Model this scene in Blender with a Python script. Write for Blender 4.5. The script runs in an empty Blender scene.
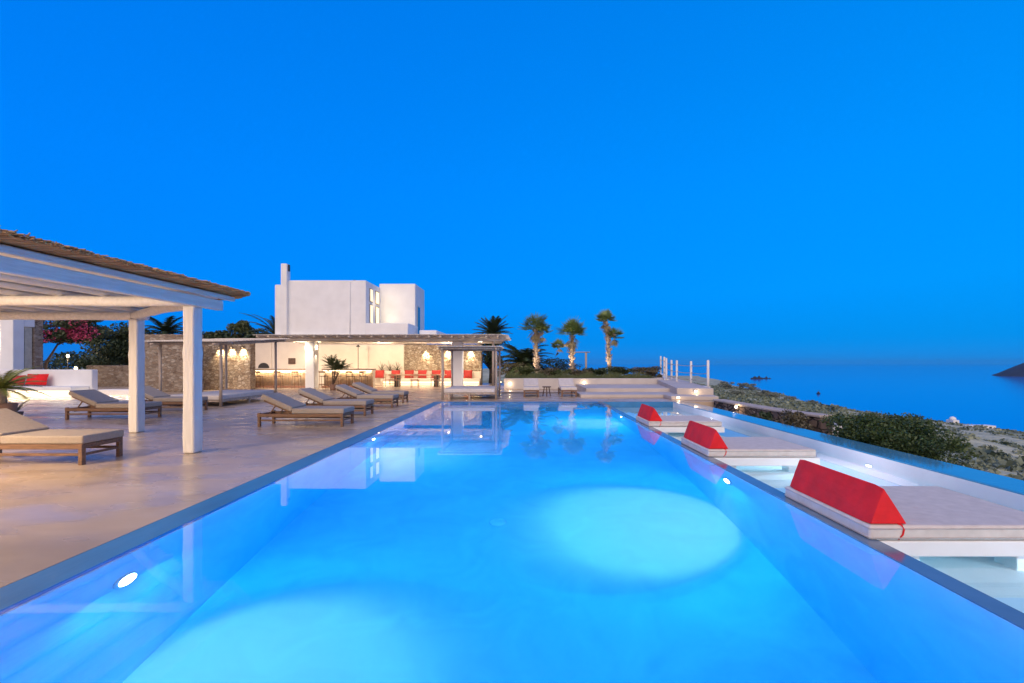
import bpy, math, random
import numpy as np
from mathutils import Vector, Matrix
R = math.radians
random.seed(7)
sc = bpy.context.scene
col = sc.collection

# ------------------------------------------------------------------ camera
cam = bpy.data.objects.new('camera', bpy.data.cameras.new('camera'))
col.objects.link(cam)
cam.location = (0, 0, 1.5)
cam.rotation_euler = (R(90), 0, 0)
cam.data.lens = 16
cam.data.sensor_width = 36
cam.data.shift_x = -13 / 1024
cam.data.shift_y = 21.5 / 1024
cam.data.clip_end = 60000
cam.data.clip_start = 0.05
sc.camera = cam

# ------------------------------------------------------------------ sky at blue hour
SUN_EL, SUN_AZ = 38, 190          # azimuth clockwise from +Y: glow from behind the camera, left
world = bpy.data.worlds.new("World")
sc.world = world
world.use_nodes = True
wn = world.node_tree
bg = wn.nodes['Background']
sky = wn.nodes.new('ShaderNodeTexSky')
sky.sky_type = 'NISHITA'
sky.sun_disc = False
sky.sun_elevation = R(3)
sky.sun_rotation = R(SUN_AZ)
sky.ozone_density = 10
sky.dust_density = 0
tc = wn.nodes.new('ShaderNodeTexCoord')
sp = wn.nodes.new('ShaderNodeSeparateXYZ')
wn.links.new(tc.outputs['Generated'], sp.inputs[0])
ramp = wn.nodes.new('ShaderNodeValToRGB')
wn.links.new(sp.outputs['Z'], ramp.inputs[0])
cr = ramp.color_ramp
cr.elements[0].position = 0.0
cr.elements[0].color = (0.0, 0.215, 0.80, 1)
cr.elements[1].position = 1.0
cr.elements[1].color = (0.05, 0.075, 0.22, 1)
for p, c in ((0.03, (0.0, 0.235, 0.86, 1)), (0.14, (0.0, 0.275, 0.96, 1)), (0.32, (0.0, 0.260, 0.98, 1)), (0.64, (0.0, 0.205, 0.84, 1))):
    e = cr.elements.new(p); e.color = c
mixs = wn.nodes.new('ShaderNodeMixRGB'); mixs.blend_type = 'MIX'; mixs.inputs[0].default_value = 0.06
wn.links.new(ramp.outputs[0], mixs.inputs[1]); wn.links.new(sky.outputs[0], mixs.inputs[2])
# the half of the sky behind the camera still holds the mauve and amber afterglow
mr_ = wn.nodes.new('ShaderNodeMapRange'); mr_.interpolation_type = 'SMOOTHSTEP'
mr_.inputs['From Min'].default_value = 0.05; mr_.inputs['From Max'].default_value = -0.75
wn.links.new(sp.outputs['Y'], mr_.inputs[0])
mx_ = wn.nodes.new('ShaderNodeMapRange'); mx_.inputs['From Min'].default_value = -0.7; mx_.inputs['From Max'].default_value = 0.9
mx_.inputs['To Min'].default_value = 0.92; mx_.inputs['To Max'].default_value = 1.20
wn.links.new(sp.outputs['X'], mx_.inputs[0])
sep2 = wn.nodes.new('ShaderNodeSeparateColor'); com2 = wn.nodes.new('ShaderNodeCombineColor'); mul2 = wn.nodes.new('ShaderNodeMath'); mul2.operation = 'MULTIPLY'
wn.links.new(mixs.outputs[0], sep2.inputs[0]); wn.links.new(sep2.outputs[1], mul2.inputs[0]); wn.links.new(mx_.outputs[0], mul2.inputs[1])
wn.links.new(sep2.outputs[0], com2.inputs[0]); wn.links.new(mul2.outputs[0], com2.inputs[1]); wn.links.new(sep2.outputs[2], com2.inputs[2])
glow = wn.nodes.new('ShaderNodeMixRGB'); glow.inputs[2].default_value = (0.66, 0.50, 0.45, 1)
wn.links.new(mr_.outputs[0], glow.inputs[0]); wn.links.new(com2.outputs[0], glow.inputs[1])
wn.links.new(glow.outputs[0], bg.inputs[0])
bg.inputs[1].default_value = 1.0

# afterglow of the set sun: one very soft lamp
sd = bpy.data.lights.new('afterglow', 'SUN')
sd.energy = 1.9
sd.angle = R(50)
sd.color = (1.0, 0.83, 0.76)
so = bpy.data.objects.new('afterglow', sd); col.objects.link(so)
az = R(SUN_AZ)
d = Vector((math.sin(az) * math.cos(R(SUN_EL)), math.cos(az) * math.cos(R(SUN_EL)), math.sin(R(SUN_EL))))
so.rotation_euler = (-d).to_track_quat('-Z', 'Y').to_euler()

vs = sc.view_settings
vs.view_transform = 'Standard'
vs.look = 'None'
vs.exposure = 0
vs.gamma = 1
sc.cycles.use_denoising = True
sc.cycles.max_bounces = 10
sc.cycles.transmission_bounces = 8
sc.cycles.sample_clamp_indirect = 6
sc.cycles.blur_glossy = 0.5


# ------------------------------------------------------------------ materials
def px(x, y, D):
    """a point seen at pixel x,y at depth D"""
    return Vector(((x - 525) / 455 * D, D, 1.5 - (y - 363) / 455 * D))


MATS = {}


def mat(name, c, rough=0.7, var=0.12, scale=6.0, bump=0.0, bscale=40.0, metal=0.0, coat=0.0, stretch=(1, 1, 1), spec=0.5):
    if name in MATS: return MATS[name]
    m = bpy.data.materials.new(name); m.use_nodes = True
    n = m.node_tree; b = n.nodes['Principled BSDF']
    b.inputs['Roughness'].default_value = rough
    b.inputs['Metallic'].default_value = metal
    b.inputs['Coat Weight'].default_value = coat
    b.inputs['Specular IOR Level'].default_value = spec
    t = n.nodes.new('ShaderNodeTexCoord'); mp = n.nodes.new('ShaderNodeMapping')
    mp.inputs['Scale'].default_value = stretch
    n.links.new(t.outputs['Object'], mp.inputs[0])
    nz = n.nodes.new('ShaderNodeTexNoise'); nz.inputs['Scale'].default_value = scale; nz.inputs['Detail'].default_value = 6
    n.links.new(mp.outputs[0], nz.inputs[0])
    r = n.nodes.new('ShaderNodeValToRGB'); n.links.new(nz.outputs[0], r.inputs[0])
    r.color_ramp.elements[0].position = 0.3; r.color_ramp.elements[1].position = 0.7
    r.color_ramp.elements[0].color = tuple(max(0, v * (1 - var)) for v in c) + (1,)
    r.color_ramp.elements[1].color = tuple(min(1, v * (1 + var)) for v in c) + (1,)
    n.links.new(r.outputs[0], b.inputs['Base Color'])
    if bump:
        n2 = n.nodes.new('ShaderNodeTexNoise'); n2.inputs['Scale'].default_value = bscale; n2.inputs['Detail'].default_value = 4
        n.links.new(mp.outputs[0], n2.inputs[0])
        bp = n.nodes.new('ShaderNodeBump'); bp.inputs['Strength'].default_value = bump; bp.inputs['Distance'].default_value = 0.02
        n.links.new(n2.outputs[0], bp.inputs['Height']); n.links.new(bp.outputs[0], b.inputs['Normal'])
    MATS[name] = m
    return m


def emit(name, c, s):
    if name in MATS: return MATS[name]
    m = bpy.data.materials.new(name); m.use_nodes = True
    b = m.node_tree.nodes['Principled BSDF']
    b.inputs['Base Color'].default_value = (*c, 1)
    b.inputs['Emission Color'].default_value = (*c, 1)
    b.inputs['Emission Strength'].default_value = s
    MATS[name] = m
    return m


def stone_mat(name, cols, mortar, scale=4.0, flat=1.3, mw=0.06):
    if name in MATS: return MATS[name]
    m = bpy.data.materials.new(name); m.use_nodes = True
    n = m.node_tree; b = n.nodes['Principled BSDF']; b.inputs['Roughness'].default_value = 0.85
    t = n.nodes.new('ShaderNodeTexCoord'); mp = n.nodes.new('ShaderNodeMapping'); mp.inputs['Scale'].default_value = (1, 1, flat)
    n.links.new(t.outputs['Object'], mp.inputs[0])
    w = n.nodes.new('ShaderNodeTexNoise'); w.inputs['Scale'].default_value = 2.5
    n.links.new(mp.outputs[0], w.inputs[0])
    add = n.nodes.new('ShaderNodeMixRGB'); add.blend_type = 'ADD'; add.inputs[0].default_value = 0.25
    n.links.new(mp.outputs[0], add.inputs[1]); n.links.new(w.outputs['Color'], add.inputs[2])
    v1 = n.nodes.new('ShaderNodeTexVoronoi'); v1.inputs['Scale'].default_value = scale
    v2 = n.nodes.new('ShaderNodeTexVoronoi'); v2.inputs['Scale'].default_value = scale; v2.feature = 'DISTANCE_TO_EDGE'
    n.links.new(add.outputs[0], v1.inputs['Vector']); n.links.new(add.outputs[0], v2.inputs['Vector'])
    r = n.nodes.new('ShaderNodeValToRGB'); sx = n.nodes.new('ShaderNodeSeparateColor')
    n.links.new(v1.outputs['Color'], sx.inputs[0]); n.links.new(sx.outputs[0], r.inputs[0])
    r.color_ramp.elements[0].color = (*cols[0], 1); r.color_ramp.elements[1].color = (*cols[-1], 1)
    for i, c in enumerate(cols[1:-1]):
        e = r.color_ramp.elements.new((i + 1) / (len(cols) - 1)); e.color = (*c, 1)
    g = n.nodes.new('ShaderNodeTexNoise'); g.inputs['Scale'].default_value = 25; g.inputs['Detail'].default_value = 5
    n.links.new(mp.outputs[0], g.inputs[0])
    mg = n.nodes.new('ShaderNodeMixRGB'); mg.blend_type = 'OVERLAY'; mg.inputs[0].default_value = 0.5
    n.links.new(r.outputs[0], mg.inputs[1]); n.links.new(g.outputs[0], mg.inputs[2])
    mr = n.nodes.new('ShaderNodeMapRange'); mr.inputs['From Min'].default_value = mw * 0.4; mr.inputs['From Max'].default_value = mw
    n.links.new(v2.outputs['Distance'], mr.inputs[0])
    mm = n.nodes.new('ShaderNodeMixRGB'); mm.inputs[1].default_value = (*mortar, 1)
    n.links.new(mr.outputs[0], mm.inputs[0]); n.links.new(mg.outputs[0], mm.inputs[2])
    n.links.new(mm.outputs[0], b.inputs['Base Color'])
    ad = n.nodes.new('ShaderNodeMath'); ad.operation = 'MULTIPLY_ADD'; ad.inputs[1].default_value = 0.3
    n.links.new(g.outputs[0], ad.inputs[0]); n.links.new(mr.outputs[0], ad.inputs[2])
    bp = n.nodes.new('ShaderNodeBump'); bp.inputs['Strength'].default_value = 0.9; bp.inputs['Distance'].default_value = 0.05
    n.links.new(ad.outputs[0], bp.inputs['Height']); n.links.new(bp.outputs[0], b.inputs['Normal'])
    MATS[name] = m
    return m


def leaf_mat(name, a, b_, scale=1.5, rough=0.55):
    m = mat(name, a, rough, 0.3, scale)
    r = [x for x in m.node_tree.nodes if x.type == 'VALTORGB'][0]
    r.color_ramp.elements[0].color = (*a, 1); r.color_ramp.elements[1].color = (*b_, 1)
    return m


WHITE = mat('white_plaster', (0.76, 0.78, 0.80), 0.75, 0.05, 1.3, 0.25, 9)
PAINT = mat('white_painted_wood', (0.74, 0.73, 0.72), 0.55, 0.10, 5, 0.5, 14, stretch=(3, .35, 3))
POSTW = mat('white_painted_post', (0.74, 0.73, 0.72), 0.55, 0.08, 4, 0.5, 10, stretch=(3, 3, .4))
CREAM = mat('cream_plaster', (0.70, 0.62, 0.52), 0.8, 0.06, 1.5, 0.2, 9)
TEAK = mat('weathered_teak', (0.19, 0.105, 0.062), 0.6, 0.35, 14, 0.3, 60, stretch=(.3, 2, 2))
GREYWOOD = mat('grey_weathered_wood', (0.40, 0.33, 0.27), 0.75, 0.25, 6, 0.5, 30, stretch=(2, 2, .4))
MATT = mat('taupe_outdoor_fabric', (0.35, 0.30, 0.26), 0.9, 0.07, 30, 0.12, 300)
MATW = mat('pale_grey_fabric', (0.60, 0.56, 0.53), 0.9, 0.08, 9, 0.35, 12)
RED = mat('red_fabric', (0.70, 0.006, 0.010), 0.8, 0.15, 5, 0.55, 9)
REDC = mat('coral_red_fabric', (0.40, 0.03, 0.025), 0.8, 0.10, 6, 0.15, 200)
DARK = mat('dark_metal', (0.03, 0.028, 0.026), 0.5, 0.2, 8)
BROWNW = mat('dark_wood', (0.10, 0.055, 0.035), 0.6, 0.3, 10)
REED = mat('reed', (0.52, 0.31, 0.15), 0.85, 0.45, 9, 0.6, 60, stretch=(.3, 5, 3))
REEDP = mat('pale_reed', (0.72, 0.67, 0.60), 0.85, 0.35, 9, 0.6, 60, stretch=(3, .3, 3))
ROPE = mat('rope', (0.42, 0.36, 0.29), 0.9, 0.2, 40, 0.4, 120)
GLASSW = emit('lit_window_glass', (1.0, 0.83, 0.50), 1.0)
WARM = emit('warm_lamp', (1.0, 0.78, 0.50), 7)
LED = emit('warm_led_strip', (1.0, 0.78, 0.52), 4)
COOL = emit('pool_lamp_lens', (0.85, 0.95, 1.0), 30)
TERRA = mat('terracotta', (0.30, 0.17, 0.11), 0.8, 0.15, 6)
STONE = stone_mat('rubble_stone', [(0.16, 0.11, 0.075), (0.36, 0.29, 0.22), (0.24, 0.17, 0.115), (0.44, 0.38, 0.31)], (0.36, 0.30, 0.235), 5.2, 1.6)
STONE2 = stone_mat('pale_rubble_stone', [(0.22, 0.15, 0.10), (0.50, 0.42, 0.31), (0.34, 0.25, 0.17), (0.55, 0.48, 0.38)], (0.24, 0.175, 0.12), 4.8, 1.6, 0.08)
DRYST = stone_mat('dry_stone', [(0.10, 0.07, 0.06), (0.26, 0.19, 0.15), (0.16, 0.12, 0.10), (0.33, 0.26, 0.21)], (0.03, 0.025, 0.022), 3.0, 2.0, 0.1)
L_DARK = leaf_mat('dark_leaf', (0.022, 0.045, 0.018), (0.06, 0.085, 0.03))
L_MID = leaf_mat('mid_leaf', (0.035, 0.065, 0.02), (0.10, 0.12, 0.04))
L_PALM = leaf_mat('palm_leaf', (0.08, 0.15, 0.04), (0.22, 0.29, 0.08))
L_DRY = leaf_mat('dry_palm_leaf', (0.17, 0.14, 0.07), (0.30, 0.26, 0.14))
L_GREY = leaf_mat('grey_green_leaf', (0.10, 0.13, 0.10), (0.24, 0.26, 0.20), 0.6)
L_BUSH = leaf_mat('box_leaf', (0.02, 0.052, 0.010), (0.065, 0.10, 0.02), 2.0)
L_OLIVE = leaf_mat('olive_brown_leaf', (0.06, 0.06, 0.035), (0.15, 0.13, 0.08), 2.0)
PINK = leaf_mat('bougainvillea_flower', (0.34, 0.025, 0.09), (0.52, 0.07, 0.17), 3)
BARK = mat('palm_bark', (0.38, 0.30, 0.23), 0.9, 0.35, 8, 0.9, 20)
WOODB = mat('branch_bark', (0.12, 0.085, 0.06), 0.9, 0.3, 6, 0.5, 20)


# ------------------------------------------------------------------ mesh collector
class MB:
    def __init__(s): s.v = []; s.f = []; s.sm = False

    def quad(s, a, b, c, d):
        i = len(s.v); s.v += [tuple(a), tuple(b), tuple(c), tuple(d)]; s.f.append((i, i + 1, i + 2, i + 3)); return s

    def tri(s, a, b, c):
        i = len(s.v); s.v += [tuple(a), tuple(b), tuple(c)]; s.f.append((i, i + 1, i + 2)); return s

    def hexa(s, p):  # 8 points: bottom 4 ccw, top 4 ccw
        i = len(s.v); s.v += [tuple(q) for q in p]
        for f in ((3, 2, 1, 0), (4, 5, 6, 7), (0, 1, 5, 4), (1, 2, 6, 5), (2, 3, 7, 6), (3, 0, 4, 7)):
            s.f.append(tuple(i + k for k in f))
        return s

    def box(s, x0, x1, y0, y1, z0, z1, m=None):
        p = [(x0, y0, z0), (x1, y0, z0), (x1, y1, z0), (x0, y1, z0), (x0, y0, z1), (x1, y0, z1), (x1, y1, z1), (x0, y1, z1)]
        if m is not None: p = [m @ Vector(q) for q in p]
        return s.hexa(p)

    def bar(s, a, b, w, h):  # box beam from a to b
        a = Vector(a); b = Vector(b); d = (b - a).normalized()
        up = Vector((0, 0, 1)) if abs(d.z) < 0.9 else Vector((0, 1, 0))
        r = d.cross(up).normalized() * w / 2; u = r.cross(d).normalized() * h / 2
        return s.hexa([a - r - u, a + r - u, b + r - u, b - r - u, a - r + u, a + r + u, b + r + u, b - r + u])

    def tube(s, pts, rad, n=8, cap=True):
        pts = [Vector(p) for p in pts]
        if not hasattr(rad, '__len__'): rad = [rad] * len(pts)
        i0 = len(s.v)
        for k, p in enumerate(pts):
            d = (pts[min(k + 1, len(pts) - 1)] - pts[max(k - 1, 0)]).normalized()
            up = Vector((0, 0, 1)) if abs(d.z) < 0.9 else Vector((0, 1, 0))
            r = d.cross(up).normalized(); u = r.cross(d).normalized()
            for j in range(n):
                t = 2 * math.pi * j / n
                s.v.append(tuple(p + (r * math.cos(t) + u * math.sin(t)) * rad[k]))
        for k in range(len(pts) - 1):
            for j in range(n):
                a = i0 + k * n + j; b = i0 + k * n + (j + 1) % n
                s.f.append((a, b, b + n, a + n))
        if cap:
            s.f.append(tuple(i0 + j for j in reversed(range(n))))
            s.f.append(tuple(i0 + (len(pts) - 1) * n + j for j in range(n)))
        s.sm = True
        return s

    def lathe(s, prof, c=(0, 0, 0), n=16):
        i0 = len(s.v)
        for (r, z) in prof:
            for j in range(n):
                t = 2 * math.pi * j / n
                s.v.append((c[0] + r * math.cos(t), c[1] + r * math.sin(t), c[2] + z))
        for k in range(len(prof) - 1):
            for j in range(n):
                a = i0 + k * n + j; b = i0 + k * n + (j + 1) % n
                s.f.append((a, b, b + n, a + n))
        s.f.append(tuple(i0 + j for j in reversed(range(n))))
        s.f.append(tuple(i0 + (len(prof) - 1) * n + j for j in range(n)))
        s.sm = True
        return s

    def build(s, name, m, parent=None, loc=None, bevel=0, smooth=None, seg=2, **tags):
        me = bpy.data.meshes.new(name); me.from_pydata(s.v, [], s.f); me.update()
        o = bpy.data.objects.new(name, me); col.objects.link(o)
        me.materials.append(m)
        if smooth is None: smooth = s.sm
        if smooth: me.shade_smooth()
        if bevel:
            md = o.modifiers.new('bevel', 'BEVEL'); md.width = bevel; md.segments = seg; md.limit_method = 'ANGLE'; md.angle_limit = R(30)
            if seg > 2: me.shade_smooth(); w = o.modifiers.new('wn', 'WEIGHTED_NORMAL')
        if parent: o.parent = parent
        if loc: o.location = loc
        for k, v in tags.items(): o[k] = v
        return o


def thing(name, label, cat, loc=(0, 0, 0), rz=0, group=None):
    o = bpy.data.objects.new(name, None); col.objects.link(o)
    o.empty_display_size = 0.2
    o.location = loc; o.rotation_euler = (0, 0, rz)
    o['label'] = label; o['category'] = cat
    if group: o['group'] = group
    return o


def tag(o, label, cat, group=None):
    o['label'] = label; o['category'] = cat
    if group: o['group'] = group
    return o


def copy_tree(o, parent=None):
    c = o.copy(); col.objects.link(c); c.parent = parent
    for ch in [x for x in col.objects if x.parent == o]: copy_tree(ch, c)
    return c


def place(src, first, loc, rz, label, group=None):
    o = src if first else copy_tree(src)
    o.location = loc; o.rotation_euler = (0, 0, rz); o['label'] = label
    if group: o['group'] = group
    return o


def point(parent, loc, watts, c=(1, .74, .46), r=0.05, name='lamp_light'):
    l = bpy.data.lights.new(name, 'POINT'); l.cycles.use_multiple_importance_sampling = False; l.energy = watts; l.color = c; l.shadow_soft_size = r
    o = bpy.data.objects.new(name, l); col.objects.link(o); o.location = loc
    if parent: o.parent = parent
    return o


def spot(parent, loc, to, watts, c=(1, .80, .56), ang=90, blend=0.6, r=0.04, name='spot_light'):
    l = bpy.data.lights.new(name, 'SPOT'); l.cycles.use_multiple_importance_sampling = False; l.energy = watts; l.color = c; l.shadow_soft_size = r
    l.spot_size = R(ang); l.spot_blend = blend
    o = bpy.data.objects.new(name, l); col.objects.link(o); o.location = loc
    o.rotation_euler = (Vector(to) - Vector(loc)).to_track_quat('-Z', 'Y').to_euler()
    if parent: o.parent = parent
    return o


def area(parent, loc, size, watts, c=(1, .74, .46), direction=(0, 0, -1), name='strip_light'):
    l = bpy.data.lights.new(name, 'AREA'); l.cycles.use_multiple_importance_sampling = False; l.energy = watts; l.color = c; l.shape = 'RECTANGLE'
    l.size, l.size_y = size
    o = bpy.data.objects.new(name, l); col.objects.link(o); o.location = loc
    o.rotation_euler = Vector(direction).to_track_quat('-Z', 'Y').to_euler()
    if parent: o.parent = parent
    return o


# ------------------------------------------------------------------ the ground
def deck_material():
    m = bpy.data.materials.new('polished_cement'); m.use_nodes = True
    n = m.node_tree; b = n.nodes['Principled BSDF']
    t = n.nodes.new('ShaderNodeTexCoord')
    mp = n.nodes.new('ShaderNodeMapping'); mp.inputs['Scale'].default_value = (0.42, 0.95, 1); mp.inputs['Rotation'].default_value = (0, 0, R(-24))
    n.links.new(t.outputs['Object'], mp.inputs[0])
    a = n.nodes.new('ShaderNodeTexNoise'); a.inputs['Scale'].default_value = 1.5; a.inputs['Detail'].default_value = 4; a.inputs['Roughness'].default_value = 0.5
    a.inputs['Distortion'].default_value = 0.6
    n.links.new(mp.outputs[0], a.inputs[0])
    r = n.nodes.new('ShaderNodeValToRGB'); n.links.new(a.outputs[0], r.inputs[0])
    r.color_ramp.elements[0].position = 0.30; r.color_ramp.elements[0].color = (0.35, 0.268, 0.20, 1)
    r.color_ramp.elements[1].position = 0.72; r.color_ramp.elements[1].color = (0.54, 0.425, 0.32, 1)
    n.links.new(r.outputs[0], b.inputs['Base Color'])
    a2 = n.nodes.new('ShaderNodeTexNoise'); a2.inputs['Scale'].default_value = 1.8; a2.inputs['Detail'].default_value = 3
    n.links.new(mp.outputs[0], a2.inputs[0])
    rr = n.nodes.new('ShaderNodeMapRange'); rr.inputs['To Min'].default_value = 0.18; rr.inputs['To Max'].default_value = 0.42
    rr.inputs['From Min'].default_value = 0.35; rr.inputs['From Max'].default_value = 0.65
    n.links.new(a2.outputs[0], rr.inputs[0]); n.links.new(rr.outputs[0], b.inputs['Roughness'])
    a3 = n.nodes.new('ShaderNodeTexNoise'); a3.inputs['Scale'].default_value = 1.2; a3.inputs['Detail'].default_value = 2
    n.links.new(mp.outputs[0], a3.inputs[0])
    bp = n.nodes.new('ShaderNodeBump'); bp.inputs['Strength'].default_value = 0.10; bp.inputs['Distance'].default_value = 0.02
    n.links.new(a3.outputs[0], bp.inputs['Height']); n.links.new(bp.outputs[0], b.inputs['Normal'])
    return m


DECKM = deck_material()
PX0, PX1, PY0, PY1 = -3.5, 3.0, 0.3, 17.7
dk = MB()
dk.box(-40, PX0, -9, 34, -0.5, 0)
dk.box(PX0, 5.76, -9, PY0, -0.5, 0)
dk.box(PX0, 7.4, PY1, 34, -0.5, 0)
dk.build('deck', DECKM, kind='structure')


def plaster_pool():
    m = mat('pool_plaster', (0.62, 0.76, 0.84), 0.6, 0.09, 1.6, 0.0, 20)
    n = m.node_tree
    nz = [x for x in n.nodes if x.type == 'TEX_NOISE'][0]
    nz.inputs['Detail'].default_value = 9; nz.inputs['Distortion'].default_value = 1.0
    return m


POOLM = plaster_pool()
FD = -2.45      # floor of the main pool
LX, RX = -3.18, 2.83
SX = 5.76       # inner face of the infinity wall
SF = -0.52      # floor of the shallow pool
pb = MB()
# solid pieces of the basin: floor, walls, divider
FN, FF = -2.35, -1.45     # floor level at the near and the far end
pb.hexa([(-4.0, -.2, FD - .3), (3.4, -.2, FD - .3), (3.4, 18.2, FD - .3), (-4.0, 18.2, FD - .3), (-4.0, -.2, FN), (3.4, -.2, FN), (3.4, 18.2, FF), (-4.0, 18.2, FF)])
pool_floor = pb.build('pool_floor', POOLM, kind='structure')
w = MB()
w.hexa([(-3.5, PY0, FD), (LX, PY0, FD), (LX, 17.38, FD), (-3.5, 17.38, FD), (-3.5, PY0, -0.035), (LX, PY0, -0.075), (LX, 17.38, -0.075), (-3.5, 17.38, -0.035)])
w.hexa([(-3.5, 17.38, FD), (2.83, 17.38, FD), (2.83, 17.7, FD), (-3.5, 17.7, FD), (-3.5, 17.38, -0.075), (2.83, 17.38, -0.075), (2.83, 17.7, -0.035), (-3.5, 17.7, -0.035)])
w.box(-3.5, 2.83, 0.0, PY0, FD, -0.502)
w.build('pool_wall', POOLM, kind='structure')
dv = MB(); dv.box(RX, PX1, 0.0, 17.7, FD + 0.001, -0.018)
dv.build('pool_divider_wall', POOLM, kind='structure', bevel=0.01)
sf = MB(); sf.box(PX1, SX, 0.0, 17.7, -2.0, SF)
sf.build('shallow_pool_floor', mat('pale_pool_plaster', (0.66, 0.74, 0.78), 0.6, 0.05, 1.6, 0.1, 20), kind='structure')
cp = MB()
COP = mat('lit_blue_coping', (0.03, 0.19, 0.42), 0.5, 0.18, 3, 0.1, 30, stretch=(1, .3, 1))  # blue glow of the lit water put into the coping colour
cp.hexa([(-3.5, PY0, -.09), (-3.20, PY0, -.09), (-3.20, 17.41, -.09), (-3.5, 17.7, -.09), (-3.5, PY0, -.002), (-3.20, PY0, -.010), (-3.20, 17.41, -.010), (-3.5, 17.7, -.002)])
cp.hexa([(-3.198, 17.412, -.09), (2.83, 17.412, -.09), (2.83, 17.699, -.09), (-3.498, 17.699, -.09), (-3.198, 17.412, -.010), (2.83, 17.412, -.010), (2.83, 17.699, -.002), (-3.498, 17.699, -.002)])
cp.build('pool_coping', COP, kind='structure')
cp = MB(); cp.box(RX + .002, PX1 + .001, 0.0, 17.7, -.0175, -.0050); cp.build('divider_coping', mat('wet_divider_plaster', (0.10, 0.17, 0.27), 0.12, 0.1, 3, 0.03, 30, spec=.8), kind='structure')
iw = MB(); iw.hexa([(SX, 0, -3.2), (6.5, 0, -3.2), (6.5, 17.7, -3.2), (SX, 17.7, -3.2), (SX, 0, -0.01), (6.5, 0, -0.03), (6.5, 17.7, -0.03), (SX, 17.7, -0.01)])
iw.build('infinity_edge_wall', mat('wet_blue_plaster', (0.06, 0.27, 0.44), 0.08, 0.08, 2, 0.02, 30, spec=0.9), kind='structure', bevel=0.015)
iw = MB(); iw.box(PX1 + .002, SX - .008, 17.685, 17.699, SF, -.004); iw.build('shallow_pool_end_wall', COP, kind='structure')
iw = MB(); iw.box(SX - 0.006, SX, 0, 17.7, SF, -0.03)
iw.build('infinity_wall_facing', WHITE, kind='structure')


def water_mat(name, dens, acol, bstr, bscale):
    m = bpy.data.materials.new(name); m.use_nodes = True
    n = m.node_tree; n.nodes.remove(n.nodes['Principled BSDF'])
    g = n.nodes.new('ShaderNodeBsdfGlass'); g.inputs['IOR'].default_value = 1.33; g.inputs['Roughness'].default_value = 0.0
    out = n.nodes['Material Output']
    n.links.new(g.outputs[0], out.inputs['Surface'])
    v = n.nodes.new('ShaderNodeVolumeAbsorption'); v.inputs['Color'].default_value = acol; v.inputs['Density'].default_value = dens
    n.links.new(v.outputs[0], out.inputs['Volume'])
    t = n.nodes.new('ShaderNodeTexCoord')
    nz = n.nodes.new('ShaderNodeTexNoise'); nz.inputs['Scale'].default_value = bscale; nz.inputs['Detail'].default_value = 2
    n.links.new(t.outputs['Object'], nz.inputs[0])
    bp = n.nodes.new('ShaderNodeBump'); bp.inputs['Strength'].default_value = bstr; bp.inputs['Distance'].default_value = 0.01
    n.links.new(nz.outputs[0], bp.inputs['Height']); n.links.new(bp.outputs[0], g.inputs['Normal'])
    return m


WATERM = water_mat('pool_water', 1.0, (0.50, 0.90, 0.995, 1), 0.03, 1.4)
WATERS = water_mat('shallow_pool_water', 1.0, (0.60, 0.92, 0.99, 1), 0.03, 2.5)
wt = MB(); wt.box(-3.207, RX + .006, 0.297, 17.42, FD - 0.01, -0.014)
wt.build('pool_water', WATERM, kind='structure')
wt = MB(); wt.box(3.0005, SX + 0.004, 0.05, 17.69, SF - 0.01, -0.20)
wt.build('shallow_pool_water', WATERS, kind='structure')

# terrain: one sheet falling to the sea
SEA = -25.0


def shore(y): return 190 + 0.27 * max(0.0, y - 300) + 6 * math.sin(y * 0.02)


def hgt(x, y):
    if x < 6.6 and y < 31: return -3.6      # excavated below the deck and the pool
    tx = (x - 7.5) / (shore(y) - 7.5)
    ty = (y - 190) / 760.0
    t = max(tx, ty, 0.0)
    n = 0.5 * math.sin(x * .11 + 1.3) * math.cos(y * .07) + 0.35 * math.sin(x * .23 + y * .19) + 0.22 * math.sin(x * .5 - y * .41)
    amp = min(1.0, max(0.0, (max(x - 8, y - 36)) / 25)) * max(0.0, 1 - t) ** 0.4
    base = -1.0 - 24.2 * min(t, 1) ** 0.95
    if t > 1: base = -25.2 - (t - 1) * 30
    return base + n * amp * 0.9


xs = np.concatenate([np.linspace(-700, -60, 24), np.linspace(-55, 6, 20), np.linspace(7, 60, 60), np.geomspace(62, 900, 110)])
ys = np.concatenate([np.linspace(-200, 0, 14), np.linspace(2, 60, 50), np.geomspace(62, 1600, 110)])
V = [(x, y, hgt(x, y)) for y in ys for x in xs]
nx = len(xs)
F = [(j * nx + i, j * nx + i + 1, (j + 1) * nx + i + 1, (j + 1) * nx + i) for j in range(len(ys) - 1) for i in range(nx - 1)]
tm = MB(); tm.v = V; tm.f = F


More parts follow.
